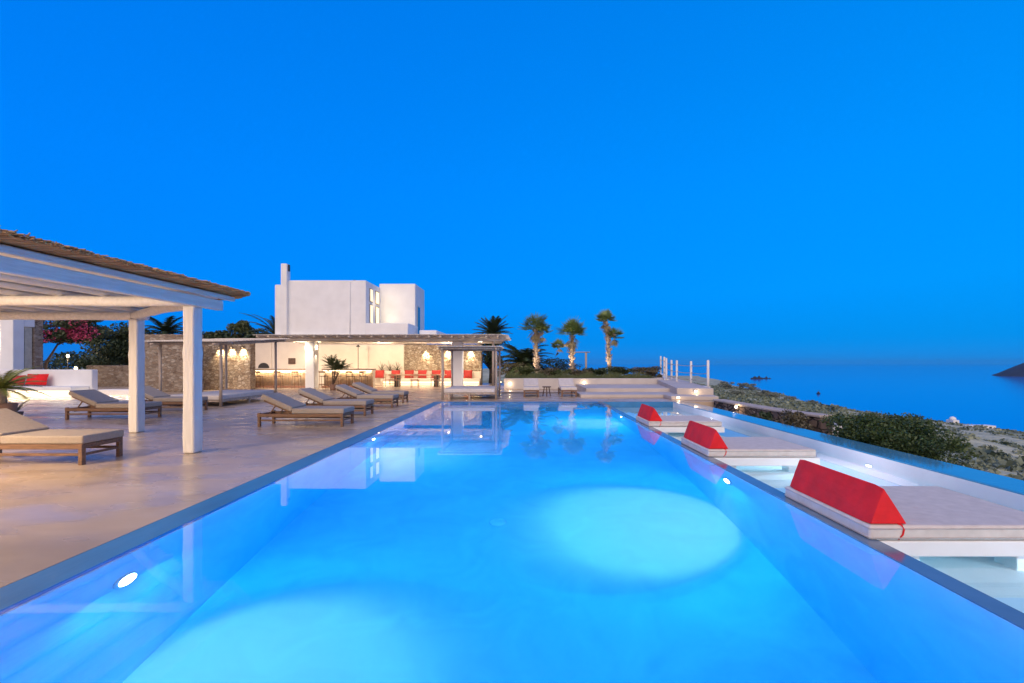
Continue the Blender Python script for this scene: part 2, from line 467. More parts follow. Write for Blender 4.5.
def terrain_mat():
    m = bpy.data.materials.new('dry_hillside'); m.use_nodes = True
    n = m.node_tree; b = n.nodes['Principled BSDF']; b.inputs['Roughness'].default_value = 0.95
    t = n.nodes.new('ShaderNodeTexCoord')
    a = n.nodes.new('ShaderNodeTexNoise'); a.inputs['Scale'].default_value = 0.12; a.inputs['Detail'].default_value = 10; a.inputs['Roughness'].default_value = 0.7
    n.links.new(t.outputs['Object'], a.inputs[0])
    r = n.nodes.new('ShaderNodeValToRGB'); n.links.new(a.outputs[0], r.inputs[0])
    r.color_ramp.elements[0].position = 0.36; r.color_ramp.elements[0].color = (0.14, 0.16, 0.09, 1)
    r.color_ramp.elements[1].position = 0.62; r.color_ramp.elements[1].color = (0.50, 0.51, 0.37, 1)
    e = r.color_ramp.elements.new(0.48); e.color = (0.33, 0.36, 0.26, 1)
    n.links.new(r.outputs[0], b.inputs['Base Color'])
    a3 = n.nodes.new('ShaderNodeTexNoise'); a3.inputs['Scale'].default_value = 1.1; a3.inputs['Detail'].default_value = 8
    n.links.new(t.outputs['Object'], a3.inputs[0])
    bp = n.nodes.new('ShaderNodeBump'); bp.inputs['Strength'].default_value = 0.8; bp.inputs['Distance'].default_value = 0.6
    n.links.new(a3.outputs[0], bp.inputs['Height']); n.links.new(bp.outputs[0], b.inputs['Normal'])
    return m


tm.build('terrain', terrain_mat(), smooth=True, kind='structure')

sm = bpy.data.materials.new('sea_water'); sm.use_nodes = True
n = sm.node_tree; b = n.nodes['Principled BSDF']
b.inputs['Base Color'].default_value = (0.0, 0.17, 0.72, 1); b.inputs['Roughness'].default_value = 0.1; b.inputs['IOR'].default_value = 1.33
t = n.nodes.new('ShaderNodeTexCoord'); mp = n.nodes.new('ShaderNodeMapping'); mp.inputs['Scale'].default_value = (0.02, 0.06, 1)
n.links.new(t.outputs['Object'], mp.inputs[0])
nz = n.nodes.new('ShaderNodeTexNoise'); nz.inputs['Scale'].default_value = 3; nz.inputs['Detail'].default_value = 8
n.links.new(mp.outputs[0], nz.inputs[0])
bp = n.nodes.new('ShaderNodeBump'); bp.inputs['Strength'].default_value = 0.05; bp.inputs['Distance'].default_value = 2.0
n.links.new(nz.outputs[0], bp.inputs['Height']); n.links.new(bp.outputs[0], b.inputs['Normal'])
s_ = MB(); s_.quad((-10000, -3000, SEA), (10000, -3000, SEA), (10000, 10000, SEA), (-10000, 10000, SEA))
s_.build('sea', sm, kind='structure')

ROCKM = mat('headland_rock', (0.03, 0.04, 0.06), 0.95, 0.35, 0.02, 0.8, 0.1)


def rocky(name, cx, cy, lx, ly, h, seed, rough=0.25, **tags):
    rnd = random.Random(seed); m = MB(); nu, nv = 44, 20
    ph = [rnd.uniform(0, 6) for _ in range(8)]
    for j in range(nv + 1):
        for i in range(nu + 1):
            u = i / nu * 2 - 1; v = j / nv * 2 - 1
            rr = min(1, math.sqrt(u * u + v * v))
            z = h * (1 - rr ** 1.6) * (1 + rough * math.sin(u * 7 + ph[0]) * math.cos(v * 5 + ph[1]) + rough * .6 * math.sin(u * 17 + ph[2]) + rough * .4 * math.sin(u * 31 + v * 13 + ph[3]))
            m.v.append((cx + u * lx, cy + v * ly, SEA - 1.5 + max(0, z)))
    for j in range(nv):
        for i in range(nu):
            a = j * (nu + 1) + i; m.f.append((a, a + 1, a + nu + 2, a + nu + 1))
    return m.build(name, ROCKM, smooth=False, **tags)


rocky('headland', 1010 + 282, 880, 340, 190, 105, 4, 0.10, kind='structure')
rocky('islet', 385, 755, 16, 8, 4.2, 5, 0.5, kind='structure')
rocky('islet', 408, 770, 12, 6, 3.0, 8, 0.5, kind='structure')


# ------------------------------------------------------------------ foliage
def leaves(m, c, rad, n, size, rnd, flat=0.0, droop=0.0, shell=0.35):
    """n small leaf quads through an ellipsoid"""
    for _ in range(n):
        while True:
            p = Vector((rnd.uniform(-1, 1), rnd.uniform(-1, 1), rnd.uniform(-1, 1)))
            if p.length <= 1 and p.length >= shell * rnd.random(): break
        q = Vector((c[0] + p.x * rad[0], c[1] + p.y * rad[1], c[2] + p.z * rad[2]))
        a = Vector((rnd.gauss(0, 1), rnd.gauss(0, 1), rnd.gauss(0, 1) * (1 - flat))).normalized()
        b = a.cross(Vector((rnd.gauss(0, 1), rnd.gauss(0, 1), rnd.gauss(0, 1)))).normalized()
        s = size * rnd.uniform(.6, 1.4)
        a = a * s; b = b * s * 0.45
        m.quad(q - a, q + b * 1, q + a, q - b)
    return m


def crown(c, rad, nl, n, size, seed, shell=0.3, f0=.22, f1=.48):
    rnd = random.Random(seed); m = MB()
    for _ in range(nl):
        t = rnd.uniform(0, 2 * math.pi); k = rnd.uniform(0.1, 0.8); zz = rnd.uniform(-.55, .75)
        cc = (c[0] + rad[0] * k * math.cos(t), c[1] + rad[1] * k * math.sin(t), c[2] + rad[2] * zz)
        f = rnd.uniform(f0, f1)
        leaves(m, cc, (rad[0] * f, rad[1] * f, rad[2] * f * .8), n // nl, size, rnd, shell=shell)
    return m


def tree(label, x, y, z0, h, rad, seed, lm, n=2600, size=.13, group=None, name='tree'):
    t = thing(name, label, 'tree', (x, y, z0), 0, group)
    rnd = random.Random(seed)
    k = MB(); k.tube([(0, 0, 0), (.08, 0, h * .25), (-.05, .05, h * .5), (0, 0, h * .8)], [.16, .12, .09, .03], 8)
    for i in range(6):
        a = rnd.uniform(0, 6.28); zz = h * rnd.uniform(.3, .6)
        k.tube([(0, 0, zz), (rad[0] * .35 * math.cos(a), rad[1] * .35 * math.sin(a), zz + h * .15), (rad[0] * .7 * math.cos(a), rad[1] * .7 * math.sin(a), zz + h * .22)], [.07, .045, .015], 6)
    k.build('trunk', WOODB, t)
    crown((0, 0, h - rad[2]), rad, 26, n, size, seed).build('crown', lm, t)
    return t


def shrub(label, x, y, z0, rad, seed, lm, n=1500, size=.06, group=None, name='shrub', nl=18):
    t = thing(name, label, 'shrub', (x, y, z0), 0, group)
    k = MB()
    rnd = random.Random(seed)
    for i in range(7):
        a = rnd.uniform(0, 6.28)
        k.tube([(0, 0, -.05), (rad[0] * .3 * math.cos(a), rad[1] * .3 * math.sin(a), rad[2] * .7), (rad[0] * .6 * math.cos(a), rad[1] * .6 * math.sin(a), rad[2] * 1.3)], [.03, .02, .008], 5)
    k.build('stem', WOODB, t)
    crown((0, 0, rad[2] * .95), rad, nl, n, size, seed, .3, *((.16, .30) if nl > 100 else (.22, .48))).build('foliage', lm, t)
    return t


def frond(m, base, az, el, L, w, droop, nl=26, rnd=random, leaf=.5, thick=.012):
    """pinnate palm frond"""
    pts = []; p = Vector(base); a = el
    for i in range(9):
        pts.append(p.copy()); d = Vector((math.cos(az) * math.cos(a), math.sin(az) * math.cos(a), math.sin(a)))
        p = p + d * L / 8; a -= droop / 8
    m.tube(pts, [thick * (1 - .1 * i) for i in range(9)], 4)
    side = Vector((-math.sin(az), math.cos(az), 0))
    for i in range(nl):
        f = 0.12 + .88 * i / nl; k = f * 8; j = min(int(k), 7); q = pts[j].lerp(pts[j + 1], k - j)
        d = (pts[j + 1] - pts[j]).normalized()
        ll = leaf * math.sin(math.pi * min(1, .15 + f * .85)) ** .6 * rnd.uniform(.85, 1.1)
        for sgn in (-1, 1):
            v = (side * sgn * .9 + d * .75 + Vector((0, 0, -.28 + rnd.uniform(-.12, .12)))).normalized() * ll
            e = d * w * .5
            m.tri(q - e, q + e, q + v)


def fan_leaf(m, base, az, el, stalk, rad, rnd, droop=.25, nb=13):
    d = Vector((math.cos(az) * math.cos(el), math.sin(az) * math.cos(el), math.sin(el)))
    tip = Vector(base) + d * stalk
    m.tube([base, tip], [.018, .010], 4)
    side = Vector((-math.sin(az), math.cos(az), 0)); up = side.cross(d)
    for i in range(nb):
        a = (i / (nb - 1) * 2 - 1) * R(95)
        v = (d * math.cos(a) + side * math.sin(a)) * rad * rnd.uniform(.8, 1.05)
        v.z -= droop * rad * rnd.uniform(.6, 1.4)
        wv = side * math.cos(a) * .028 - d * math.sin(a) * .028
        mid = tip + v * .5 + up * .02
        m.quad(tip, mid + wv, tip + v, mid - wv)


def fan_palm(label, x, y, z0, heads, seed, group):
    """heads: list of (dx, height, spread, n)"""
    t = thing('fan_palm', label, 'palm tree', (x, y, z0), 0, group)
    rnd = random.Random(seed)
    tk = MB(); cw = MB(); dr = MB()
    h0 = heads[0][1]
    for (dx, h, sprd, n, lean) in heads:
        z1 = 0 if (dx, h) == (heads[0][0], heads[0][1]) else h0 * .80
        pts = []; rr = []
        for i in range(33):
            f = i / 32
            pts.append((dx * f ** 1.4, 0.02 * math.sin(f * 5), z1 + (h - z1) * f)); rr.append((.132 - .045 * f + (.025 if i % 2 else 0)) * (1 if z1 == 0 else .28))
        tk.tube(pts, rr, 10)
        top = Vector((dx, 0, h))
        # leaf-base stubs
        for i in range(120):
            f = rnd.uniform(.15, 1); a = rnd.uniform(0, 6.28); c = Vector((dx * f ** 1.4, 0, z1 + (h - z1) * f))
            o = Vector((math.cos(a), math.sin(a), .8)).normalized()
            rad = .13 * (1 if z1 == 0 else .6)
            tk.tube([c + Vector((math.cos(a), math.sin(a), 0)) * rad * .8, c + Vector((math.cos(a), math.sin(a), 0)) * rad + o * .15], [.04, .010], 4)
        for i in range(n):
            a = rnd.uniform(0, 6.28); e = R(90 - 85 * rnd.random() ** .8)
            fan_leaf(cw, top + Vector((lean * .1, 0, rnd.uniform(-.15, .1))), a, e, sprd * rnd.uniform(.25, .55), sprd * rnd.uniform(.45, .7), rnd, .12)
        for i in range(n // 4):
            a = rnd.uniform(0, 6.28); e = R(rnd.uniform(-75, -15))
            fan_leaf(dr, top + Vector((0, 0, rnd.uniform(-.3, -.05))), a, e, sprd * .22, sprd * .38, rnd, .5, 9)
    tk.build('trunk', BARK, t); cw.build('crown', L_PALM, t); dr.build('dry_leaf_skirt', L_DRY, t)
    return t


def feather_palm(label, x, y, z0, th, L, n, seed, lo=-10, hi=80, group=None, lm=None, leaf=.5, droop=1.2):
    t = thing('feather_palm', label, 'palm tree', (x, y, z0), 0, group)
    rnd = random.Random(seed); tk = MB(); cw = MB()
    tk.tube([(0, 0, th * i / 10) for i in range(11)], [.28 + (.04 if i % 2 else 0) for i in range(11)], 12)
    for i in range(n):
        frond(cw, (0, 0, th), i * 2.399 + rnd.uniform(-.2, .2), R(lo + (hi - lo) * ((i + .5) / n)), L * rnd.uniform(.85, 1.1), .09, droop * rnd.uniform(.8, 1.2), 30, rnd, leaf, .03)
    tk.build('trunk', BARK, t); cw.build('crown', lm or L_PALM, t)
    return t


# ------------------------------------------------------------------ near pergola with reed roof
pg = thing('pergola', 'white painted timber pergola with thick brown reed roof beside the pool', 'pergola', (-5.49, 7.5, 0))
ox, oy = -5.49, 7.5


def G(x, y, z): return (x - ox, y - oy, z)


for (x, y) in ((-5.57, 7.63), (-8.42, 9.87), (-5.57, -0.6), (-12.6, 7.4)):
    m = MB(); a = G(x, y, 0)
    m.lathe([(.128, 0), (.135, .3), (.127, 1.0), (.13, 1.55), (.138, 1.66), (.126, 1.8), (.13, 2.45)], a, 4)
    # turn the four-sided log square to the deck
    for i, v in enumerate(m.v):
        dx, dy = v[0] - a[0], v[1] - a[1]; c_ = math.cos(R(45)); m.v[i] = (a[0] + (dx * c_ - dy * c_) * 1.06, a[1] + (dx * c_ + dy * c_) * 1.2, v[2])
    m.build('post', POSTW, pg, bevel=.03, seg=3)


def log(pts, rx, rz, nm, seed, m_=None):
    rnd = random.Random(seed); m = MB(); q = []
    n = 14; pts = [Vector(p) for p in pts]
    for i in range(n + 1):
        f = i / n * (len(pts) - 1); j = min(int(f), len(pts) - 2)
        p = pts[j].lerp(pts[j + 1], f - j); p.z += rnd.uniform(-.008, .008); q.append(p)
    m.tube([G(*p) for p in q], [rz * rnd.uniform(.95, 1.06) for _ in q], 10)
    return m.build(nm, m_ or PAINT, pg)


m = MB(); m.box(-5.49 + .03 - ox, -5.49 + .17 - ox - .02, -3.4 - oy, 8.06 - oy, 2.43, 2.60); m.build('edge_beam', PAINT, pg, bevel=.015)
m = MB(); m.box(-5.36 - ox, -5.30 - ox, -3.4 - oy, 8.32 - oy, 2.625, 2.70); m.build('fascia_board', PAINT, pg, bevel=.008)
log([(-5.45, 7.6, 2.53), (-9, 7.52, 2.53), (-13.4, 7.4, 2.52)], .08, .085, 'cross_beam', 2)
log([(-8.2, 9.87, 2.51), (-11, 9.85, 2.52), (-14, 9.8, 2.5)], .08, .085, 'cross_beam', 3)
log([(-5.5, 7.72, 2.53), (-7.0, 8.75, 2.54), (-8.5, 9.9, 2.53)], .08, .09, 'cross_beam', 4)
log([(-5.5, -.6, 2.53), (-9, -.6, 2.53), (-13.4, -.6, 2.52)], .08, .085, 'cross_beam', 6)
for i in range(11):
    x = -6.25 - i * .72
    ye = 8.25 + (-(x + 5.4)) * .72
    ye = min(ye, 11.0)
    log([(x, -3.4, 2.655), (x, 3, 2.66), (x, ye, 2.655)], .045, .048, 'rafter', 20 + i)
for (x, y) in ((-8.6, 1.2), (-8.2, 4.6), (-11.6, 3.6), (-11.8, 7.0)):  # unseen lamps added under the roof to warm the deck and posts
    q = MB(); q.lathe([(.10, -.05), (.12, -.02), (.12, 0)], G(x, y, 2.61), 14); f = q.build('added_ceiling_lamp', WARM, pg)
    area(f, G(x, y, 2.54), (.3, .3), 180, (1, .74, .50), (.25, .25, -1), 'added_fill_light')
# boards over the rafters
m = MB(); i = 0
rnd = random.Random(3)
x = -5.37
while x > -14.2:
    w_ = .14
    ye = min(8.3 + (-(x + 5.4)) * .72, 11.05)
    m.box(x - w_ + .008 - ox, x - ox, -3.4 - oy, ye - oy, 2.705 + rnd.uniform(0, .003), 2.722)
    x -= w_
m.build('roof_board', PAINT, pg)
# reed thatch: thin reeds lying across, ragged at the eaves
m = MB(); rnd = random.Random(11)
for k in range(3600):
    y = -3.5 + 12.4 * rnd.random()
    z = 2.728 + .052 * rnd.random()
    xr = -4.98 + rnd.gauss(0, .018)
    if y > 8.15: xr = min(xr, -4.98 - (y - 8.25) * 1.1 + rnd.uniform(-.02, .02))
    L = rnd.uniform(.5, 1.6)
    dy = rnd.uniform(-.05, .05); dz = rnd.uniform(-.012, .012)
    if rnd.random() < .55:
        # long-lying reeds just under the eave surface
        L = rnd.uniform(.5, 1.1)
    m.bar(G(xr, y, z), G(xr - L, y + dy, z + dz + .012), .012, .010)
for k in range(30):    # upstanding ragged ends along the eave
    y = -3.5 + 11.8 * rnd.random(); xr = -5.0 + rnd.uniform(-.12, .0)
    m.bar(G(xr, y, 2.775), G(xr + rnd.uniform(.0, .06), y + rnd.uniform(-.03, .03), 2.775 + rnd.uniform(.01, .04)), .010, .008)
m.hexa([G(-13.9, -3.5, 2.735), G(-5.03, -3.5, 2.735), G(-5.03, 8.2, 2.735), G(-13.9, 10.9, 2.735), G(-13.9, -3.5, 2.775), G(-5.03, -3.5, 2.775), G(-5.03, 8.2, 2.775), G(-13.9, 10.9, 2.775)])
m.build('reed_thatch', REED, pg)


# ------------------------------------------------------------------ sun loungers
def make_lounger():
    t = thing('sun_lounger', '', 'sun lounger')
    L, W = 2.02, .68       # foot end at +x = 0, head at -L, y from 0 to W
    m = MB()
    m.box(-L, 0, 0, .045, .23, .305).box(-L, 0, W - .045, W, .23, .305)
    m.box(-.05, -.002, .045, W - .045, .24, .302).box(-L + .002, -L + .05, .045, W - .045, .24, .302)
    for i in range(11):
        x = -.16 - i * .115
        m.box(x - .04, x + .04, .045, W - .045, .285, .303)
    m.build('frame', TEAK, t, bevel=.006)
    for x in (-.06, -L + .01):
        for y in (0.001, W - .061):
            q = MB(); q.box(x, x + .058, y - .004, y + .062, 0, .325); q.build('leg', TEAK, t, bevel=.006)
    q = MB(); q.box(-L + .06, -.06, .012, .04, .13, .17).box(-L + .06, -.06, W - .04, W - .012, .13, .17)
    q.box(-.05, -.02, .06, W - .06, .13, .165); q.build('stretcher', TEAK, t, bevel=.004)
    a = R(24)
    hx = -1.22
    q = MB(); mt = Matrix.Translation((hx, 0, .315)) @ Matrix.Rotation(a, 4, 'Y')
    q.box(-.74, 0, .06, .10, -.02, .02, mt).box(-.74, 0, W - .10, W - .06, -.02, .02, mt)
    for i in range(6): q.box(-.70 + i * .12, -.63 + i * .12, .10, W - .10, -.012, .012, mt)
    q.bar((hx - .42, .09, .48), (hx - .60, .09, .22), .025, .025); q.bar((hx - .42, W - .09, .48), (hx - .60, W - .09, .22), .025, .025)
    q.bar((hx - .60, .06, .225), (hx - .60, W - .06, .225), .03, .03)
    q.build('backrest', TEAK, t, bevel=.004)
    q = MB(); q.box(hx + .01, .02, -.01, W + .01, .308, .432); q.build('mattress', MATT, t, bevel=.028, seg=4)
    q = MB(); mt = Matrix.Translation((hx, 0, .325)) @ Matrix.Rotation(a, 4, 'Y')
    q.box(-.80, -.015, -.01, W + .01, .022, .142, mt); q.build('mattress_head', MATT, t, bevel=.028, seg=4)
    return t


lg = make_lounger()
GL = 'teak sun loungers with taupe mattresses'
spots = [
    (-6.50, 6.68, 'nearest teak lounger with taupe mattress, cut by the photo edge, nearest the camera'),
    (-10.12, 12.0, 'teak lounger with raised backrest before the white bench, partly behind the left white pergola post'),
    (-10.2, 13.95, 'teak lounger farthest back under the pergola, between its two white posts'),
    (-4.27, 10.68, 'first of the four poolside loungers, the one nearest the camera'),
    (-4.50, 12.85, 'second of the four loungers in the poolside row, counted from the camera'),
    (-4.40, 15.15, 'third of the four loungers in the poolside row, counted from the camera'),
    (-4.52, 16.95, 'last of the four poolside loungers, nearest the small canopy daybed'),
]
for i, (x, y, lb) in enumerate(spots):
    place(lg, i == 0, (x, y, 0), 0, lb, GL)
fl = [None, None]
fl[0] = place(lg, False, (-.06, 20.0, 0), R(-90), 'left of the two loungers by the retaining wall, foot end to the pool', GL)
fl[1] = place(lg, False, (1.60, 20.0, 0), R(-90), 'right of the two loungers by the retaining wall, foot end to the pool', GL)

for o in fl:
    for ch in [x for x in col.objects if x.parent == o and x.name.startswith('mattress')]:
        ch.material_slots[0].link = 'OBJECT'; ch.material_slots[0].material = MATW

st = thing('side_table', 'small dark stool table between the two loungers at the far wall', 'side table', (.98, 20.6, 0))
m = MB(); m.lathe([(.19, .40), (.2, .41), (.2, .435), (.19, .44)]); m.build('table_top', BROWNW, st)
for i in range(3):
    a = i * 2.094 + .5; q = MB(); q.tube([(.12 * math.cos(a), .12 * math.sin(a), .4), (.2 * math.cos(a), .2 * math.sin(a), 0)], .022, 6); q.build('leg', BROWNW, st)


# ------------------------------------------------------------------ pool daybeds
def make_daybed():
    t = thing('pool_daybed', '', 'daybed')
    Lx, Wy = 1.68, 1.28
    m = MB(); m.box(.02, Lx + .06, .0, Wy, -.155, -.022); m.build('frame', WHITE, t, bevel=.012)
    for (x, y) in ((.1, .06), (Lx - .42, .06), (.1, Wy - .26), (Lx - .42, Wy - .26)):
        q = MB(); q.box(x, x + .32, y, y + .2, SF, -.155); q.build('leg', WHITE, t, bevel=.01)
    q = MB(); q.box(-.06, Lx, 0.0, Wy, -.018, .112); q.build('mattress', MATW, t, bevel=.03, seg=4)
    q = MB()
    for z in (.086, .008):
        a_, b_, c_, d_ = -.062, Lx + .002, -.002, Wy + .002; k_ = .03
        q.tube([(a_ + k_, c_, z), (b_ - k_, c_, z), (b_ - .006, c_ + .006, z), (b_, c_ + k_, z), (b_, d_ - k_, z), (b_ - .006, d_ - .006, z), (b_ - k_, d_, z), (a_ + k_, d_, z), (a_ + .006, d_ - .006, z), (a_, d_ - k_, z), (a_, c_ + k_, z), (a_ + .006, c_ + .006, z), (a_ + k_, c_, z)], .0055, 6)
    q.build('piping', mat('piping_fabric', (.45, .42, .42), .9), t)
    return t


db = make_daybed()
DBY = (3.88, 7.3, 10.8)
LBL = ('nearest white daybed standing in the shallow pool', 'middle white daybed of the three standing in the shallow pool', 'farthest white daybed standing in the shallow pool')
for i, y in enumerate(DBY):
    place(db, i == 0, (3.0, y, 0), 0, LBL[i], 'daybeds in the shallow pool')


def make_bolster():
    t = thing('bolster_cushion', '', 'cushion')
    m = MB(); n = 12; L = 1.2
    prof = [(0.0, 0.0), (.33, 0.0), (.12, .325)]
    # wedge with slightly bulged faces
    rings = []
    for i in range(n + 1):
        f = i / n; y = f * L
        s = .93 if i in (0, n) else 1.0
        ring = []
        for k in range(3):
            a = Vector(prof[k]); b_ = Vector(prof[(k + 1) % 3]); c_ = Vector((.15, .11))
            for u in (0, .12, .35, .65, .88):
                p = a.lerp(b_, u)
                nn = Vector(((b_ - a).y, -(b_ - a).x)).normalized()
                bul = .016 * math.sin(math.pi * u) * math.sin(math.pi * min(1, max(0, f * .9 + .05)))
                if k == 0: bul = 0
                p = c_ + (p + nn * bul - c_) * s
                ring.append((p.x, y, max(0, p.y)))
        rings.append(ring)
    for r_ in rings: m.v += r_
    k = 15
    for i in range(n):
        for j in range(k):
            a = i * k + j; b2 = i * k + (j + 1) % k
            m.f.append((a, b2, b2 + k, a + k))
    m.f.append(tuple(range(k - 1, -1, -1))); m.f.append(tuple(n * k + j for j in range(k)))
    m.build('cushion', RED, t, bevel=.006, seg=2)
    s = MB()
    s.tube([(.24, .05, .012), (.262, -.016, .002), (.27, -.028, -.03), (.262, -.026, -.075), (.23, -.018, -.118)], .007, 6)
    s.build('strap', RED, t)
    return t


bo = make_bolster()
LBB = ('red wedge bolster on the nearest pool daybed', 'red wedge bolster on the middle pool daybed', 'red wedge bolster on the farthest pool daybed')
for i, y in enumerate(DBY):
    place(bo, i == 0, (2.955, y + .02, .113), 0, LBB[i], 'red bolsters on the pool daybeds')


# ------------------------------------------------------------------ underwater lamps
def make_poollamp():
    t = thing('pool_lamp', '', 'pool lamp')
    m = MB(); m.lathe([(.11, 0), (.115, .008), (.10, .018), (.088, .02)], n=24); m.build('lamp_ring', mat('lamp_ring_white', (.8, .8, .8), .4), t)
    m = MB(); m.lathe([(.085, .018), (.08, .024), (.03, .028)], n=24); m.build('lens', COOL, t)
    return t


pl = make_poollamp()
CW = (1.0, .46, .50); CW2 = (.06, .68, 1.0)
lamps = [
    ((LX, 3.62, -.60), 1, 'large bright pool lamp in the near left pool wall', 800),
    ((LX, 9.5, -.45), 1, 'small pool lamp in the left pool wall beside the poolside loungers', 500),
    ((RX, 6.34, -.52), -1, 'pool lamp in the divider wall beside the nearest red bolster', 1100),
    ((RX, 13.3, -.45), -1, 'pool lamp in the divider wall beside the farthest red bolster', 800),
    ((SX - .008, 7.6, -.30), -1, 'pool lamp under the infinity edge behind the nearest daybed', 130),
    ((SX - .008, 14.0, -.30), -1, 'pool lamp under the infinity edge behind the farthest daybed', 110),
    ((LX, 1.2, -.60), 1, 'unseen pool lamp added in the left pool wall at the camera end', 150),  # from here on: unseen lamps added to brighten the near end
    ((RX, 1.0, -.60), -1, 'unseen pool lamp added in the divider wall at the camera end', 150),
    ((SX - .008, 2.6, -.30), -1, 'unseen pool lamp added under the infinity edge at the camera end', 90),
]
fit = [pl] + [copy_tree(pl) for _ in lamps[1:]]
for i, (p, sx, lb, e) in enumerate(lamps):
    o = fit[i]
    o.location = p; o.rotation_euler = (0, R(90) * sx, 0); o['label'] = lb; o['group'] = 'underwater pool lamps'
    if i in (4, 5, 8): o.scale = (.7, .7, .7)
    q = Vector(p) + Vector((.10 * sx, 0, 0))
    sl = spot(None, q, q + Vector((sx * 1.0, 0, -1.75 if i not in (4, 5, 8) else -.12)), e * (1.1, .5, 2.1, .7, 3.4, 3.4, .8, .8, 3.4)[i], CW if i not in (4, 5, 8) else (.9, .95, 1.0), 76 if i not in (4, 5, 8) else 150, 1.0, .06)
    s2_ = area(None, Vector(p) + Vector((.035 * sx, 0, 0)), (.16, .16), e * (.20 if i not in (4, 5, 8) else 1.6), CW2 if i not in (4, 5, 8) else CW, (sx, 0, -.55), 'lamp_flood')
    s2_.parent = o; s2_.matrix_parent_inverse = (Matrix.Translation(o.location) @ o.rotation_euler.to_matrix().to_4x4() @ Matrix.Diagonal((*o.scale, 1))).inverted()
    # keep the lamp with its fitting
    sl.parent = o; sl.matrix_parent_inverse = (Matrix.Translation(o.location) @ o.rotation_euler.to_matrix().to_4x4() @ Matrix.Diagonal((*o.scale, 1))).inverted()

# below-frame lamp behind the camera side and pool drain
m = MB(); m.lathe([(.12, 0), (.12, .012), (.10, .018)], n=24)
tag(m.build('pool_drain', mat('drain_white', (.85, .85, .85), .5), loc=(-.38, 6.35, FN + (FF - FN) * 6.55 / 18.4)), 'round white drain cover on the pool floor', 'drain')


# ------------------------------------------------------------------ canopy daybeds
def canopy(label, x, y, Wx, Wy, H, bedz, roof_over, group, rz=0, rise=0.0):
    t = thing('canopy_daybed', label, 'canopy daybed', (x, y, 0), rz, group)
    for (a, b_) in ((.04, .04), (Wx - .04, .04), (.04, Wy - .04), (Wx - .04, Wy - .04)):
        q = MB(); q.tube([(a, b_, 0), (a + .01, b_, H * .5), (a, b_, H + rise * b_ / Wy)], [.05, .045, .048], 8); q.build('post', GREYWOOD, t)
    q = MB(); q.box(.05, Wx - .05, .05, Wy - .05, bedz - .17, bedz - .10); q.build('bed_frame', GREYWOOD, t, bevel=.01)
    q = MB(); q.box(.09, Wx - .09, .02, Wy - .02, bedz - .10, bedz + .06); q.build('mattress', MATW, t, bevel=.035, seg=4)
    for (a, b_) in ((Wx * .5, .1), (Wx - .12, Wy * .5), (.3, .1)):
        q = MB(); q.box(a - .04, a + .04, b_ - .04, b_ + .04, 0, bedz - .17); q.build('leg', GREYWOOD, t, bevel=.006)
    q = MB()
    o_ = roof_over
    for (a, b_) in (((-o_, .04), (Wx + o_, .04)), ((-o_, Wy - .04), (Wx + o_, Wy - .04))):
        h_ = H + rise * a[1] / Wy; q.tube([(a[0], a[1], h_ + .05), ((a[0] + b_[0]) / 2, a[1], h_ + .06), (b_[0], b_[1], h_ + .05)], [.05, .055, .045], 8)
    for a in (.04, Wx - .04): q.tube([(a, -o_, H + .03 - rise * o_ / Wy), (a, Wy + o_, H + .03 + rise * (Wy + o_) / Wy)], .045, 8)
    q.build('roof_beam', GREYWOOD, t)
    q = MB(); rnd = random.Random(5)
    nn = int((Wy + 2 * o_) / .03)
    for i in range(nn):
        yy = -o_ + i * .03; hh = H + rise * yy / Wy
        q.bar((-o_ + rnd.uniform(-.08, .05), yy, hh + .12 + rnd.uniform(0, .02)), (Wx + o_ + rnd.uniform(-.05, .08), yy + rnd.uniform(-.02, .02), hh + .12 + rnd.uniform(0, .02)), .024, .02)
    q.build('reed_roof', REEDP, t)
    return t


canopy('long grey wood canopy daybed before the stone wall with three spotlights', -12.5, 15.5, 2.15, 3.5, 2.12, .33, .35, 'canopy daybeds', 0, .26)
canopy('grey wood canopy daybed at the far pool end before the bar terrace', -3.42, 18.6, 2.28, 2.5, 2.05, .38, .12, 'canopy daybeds')

# ------------------------------------------------------------------ bar terrace pergola
bp_ = thing('bar_pergola', 'long reed roofed pergola on white columns over the outdoor bar terrace', 'pergola', (-13, 27, 0))
bx, by = -13, 27


def Bq(x, y, z): return (x - bx, y - by, z)


for (x0, x1) in ((-12.95, -12.42), (-4.3, -3.7)):
    m = MB(); a = Bq(x0, 26.8, 0); b2 = Bq(x1, 27.4, 2.75); m.box(a[0], b2[0], a[1], b2[1], 0, 2.75); m.build('column', WHITE, bp_, bevel=.03)
m = MB(); a = Bq(-1.75, 25.1, 0); m.tube([a, (a[0], a[1], 2.7)], .07, 8); m.build('post', GREYWOOD, bp_)
m = MB(); m.tube([Bq(-14.7, 25.1, 2.76), Bq(-12, 25.12, 2.78), Bq(-1.2, 25.1, 2.76)], .08, 8)
m.tube([Bq(-14.7, 27.1, 2.83), Bq(-1.3, 27.1, 2.83)], .08, 8); m.tube([Bq(-14.7, 29.6, 2.83), Bq(-1.5, 29.6, 2.83)], .08, 8)
m.build('main_beam', mat('pale_wood', (.62, .55, .47), .75, .25, 5, .5, 20, stretch=(.3, 2, 2)), bp_)
for i in range(22):
    x = -14.5 + i * .62
    q = MB(); q.tube([Bq(x, 24.6, 2.93), Bq(x + .03, 28, 2.95), Bq(x, 31.2, 2.93)], .055, 7); q.build('rafter', MATS['pale_wood'], bp_)
q = MB(); rnd = random.Random(9)
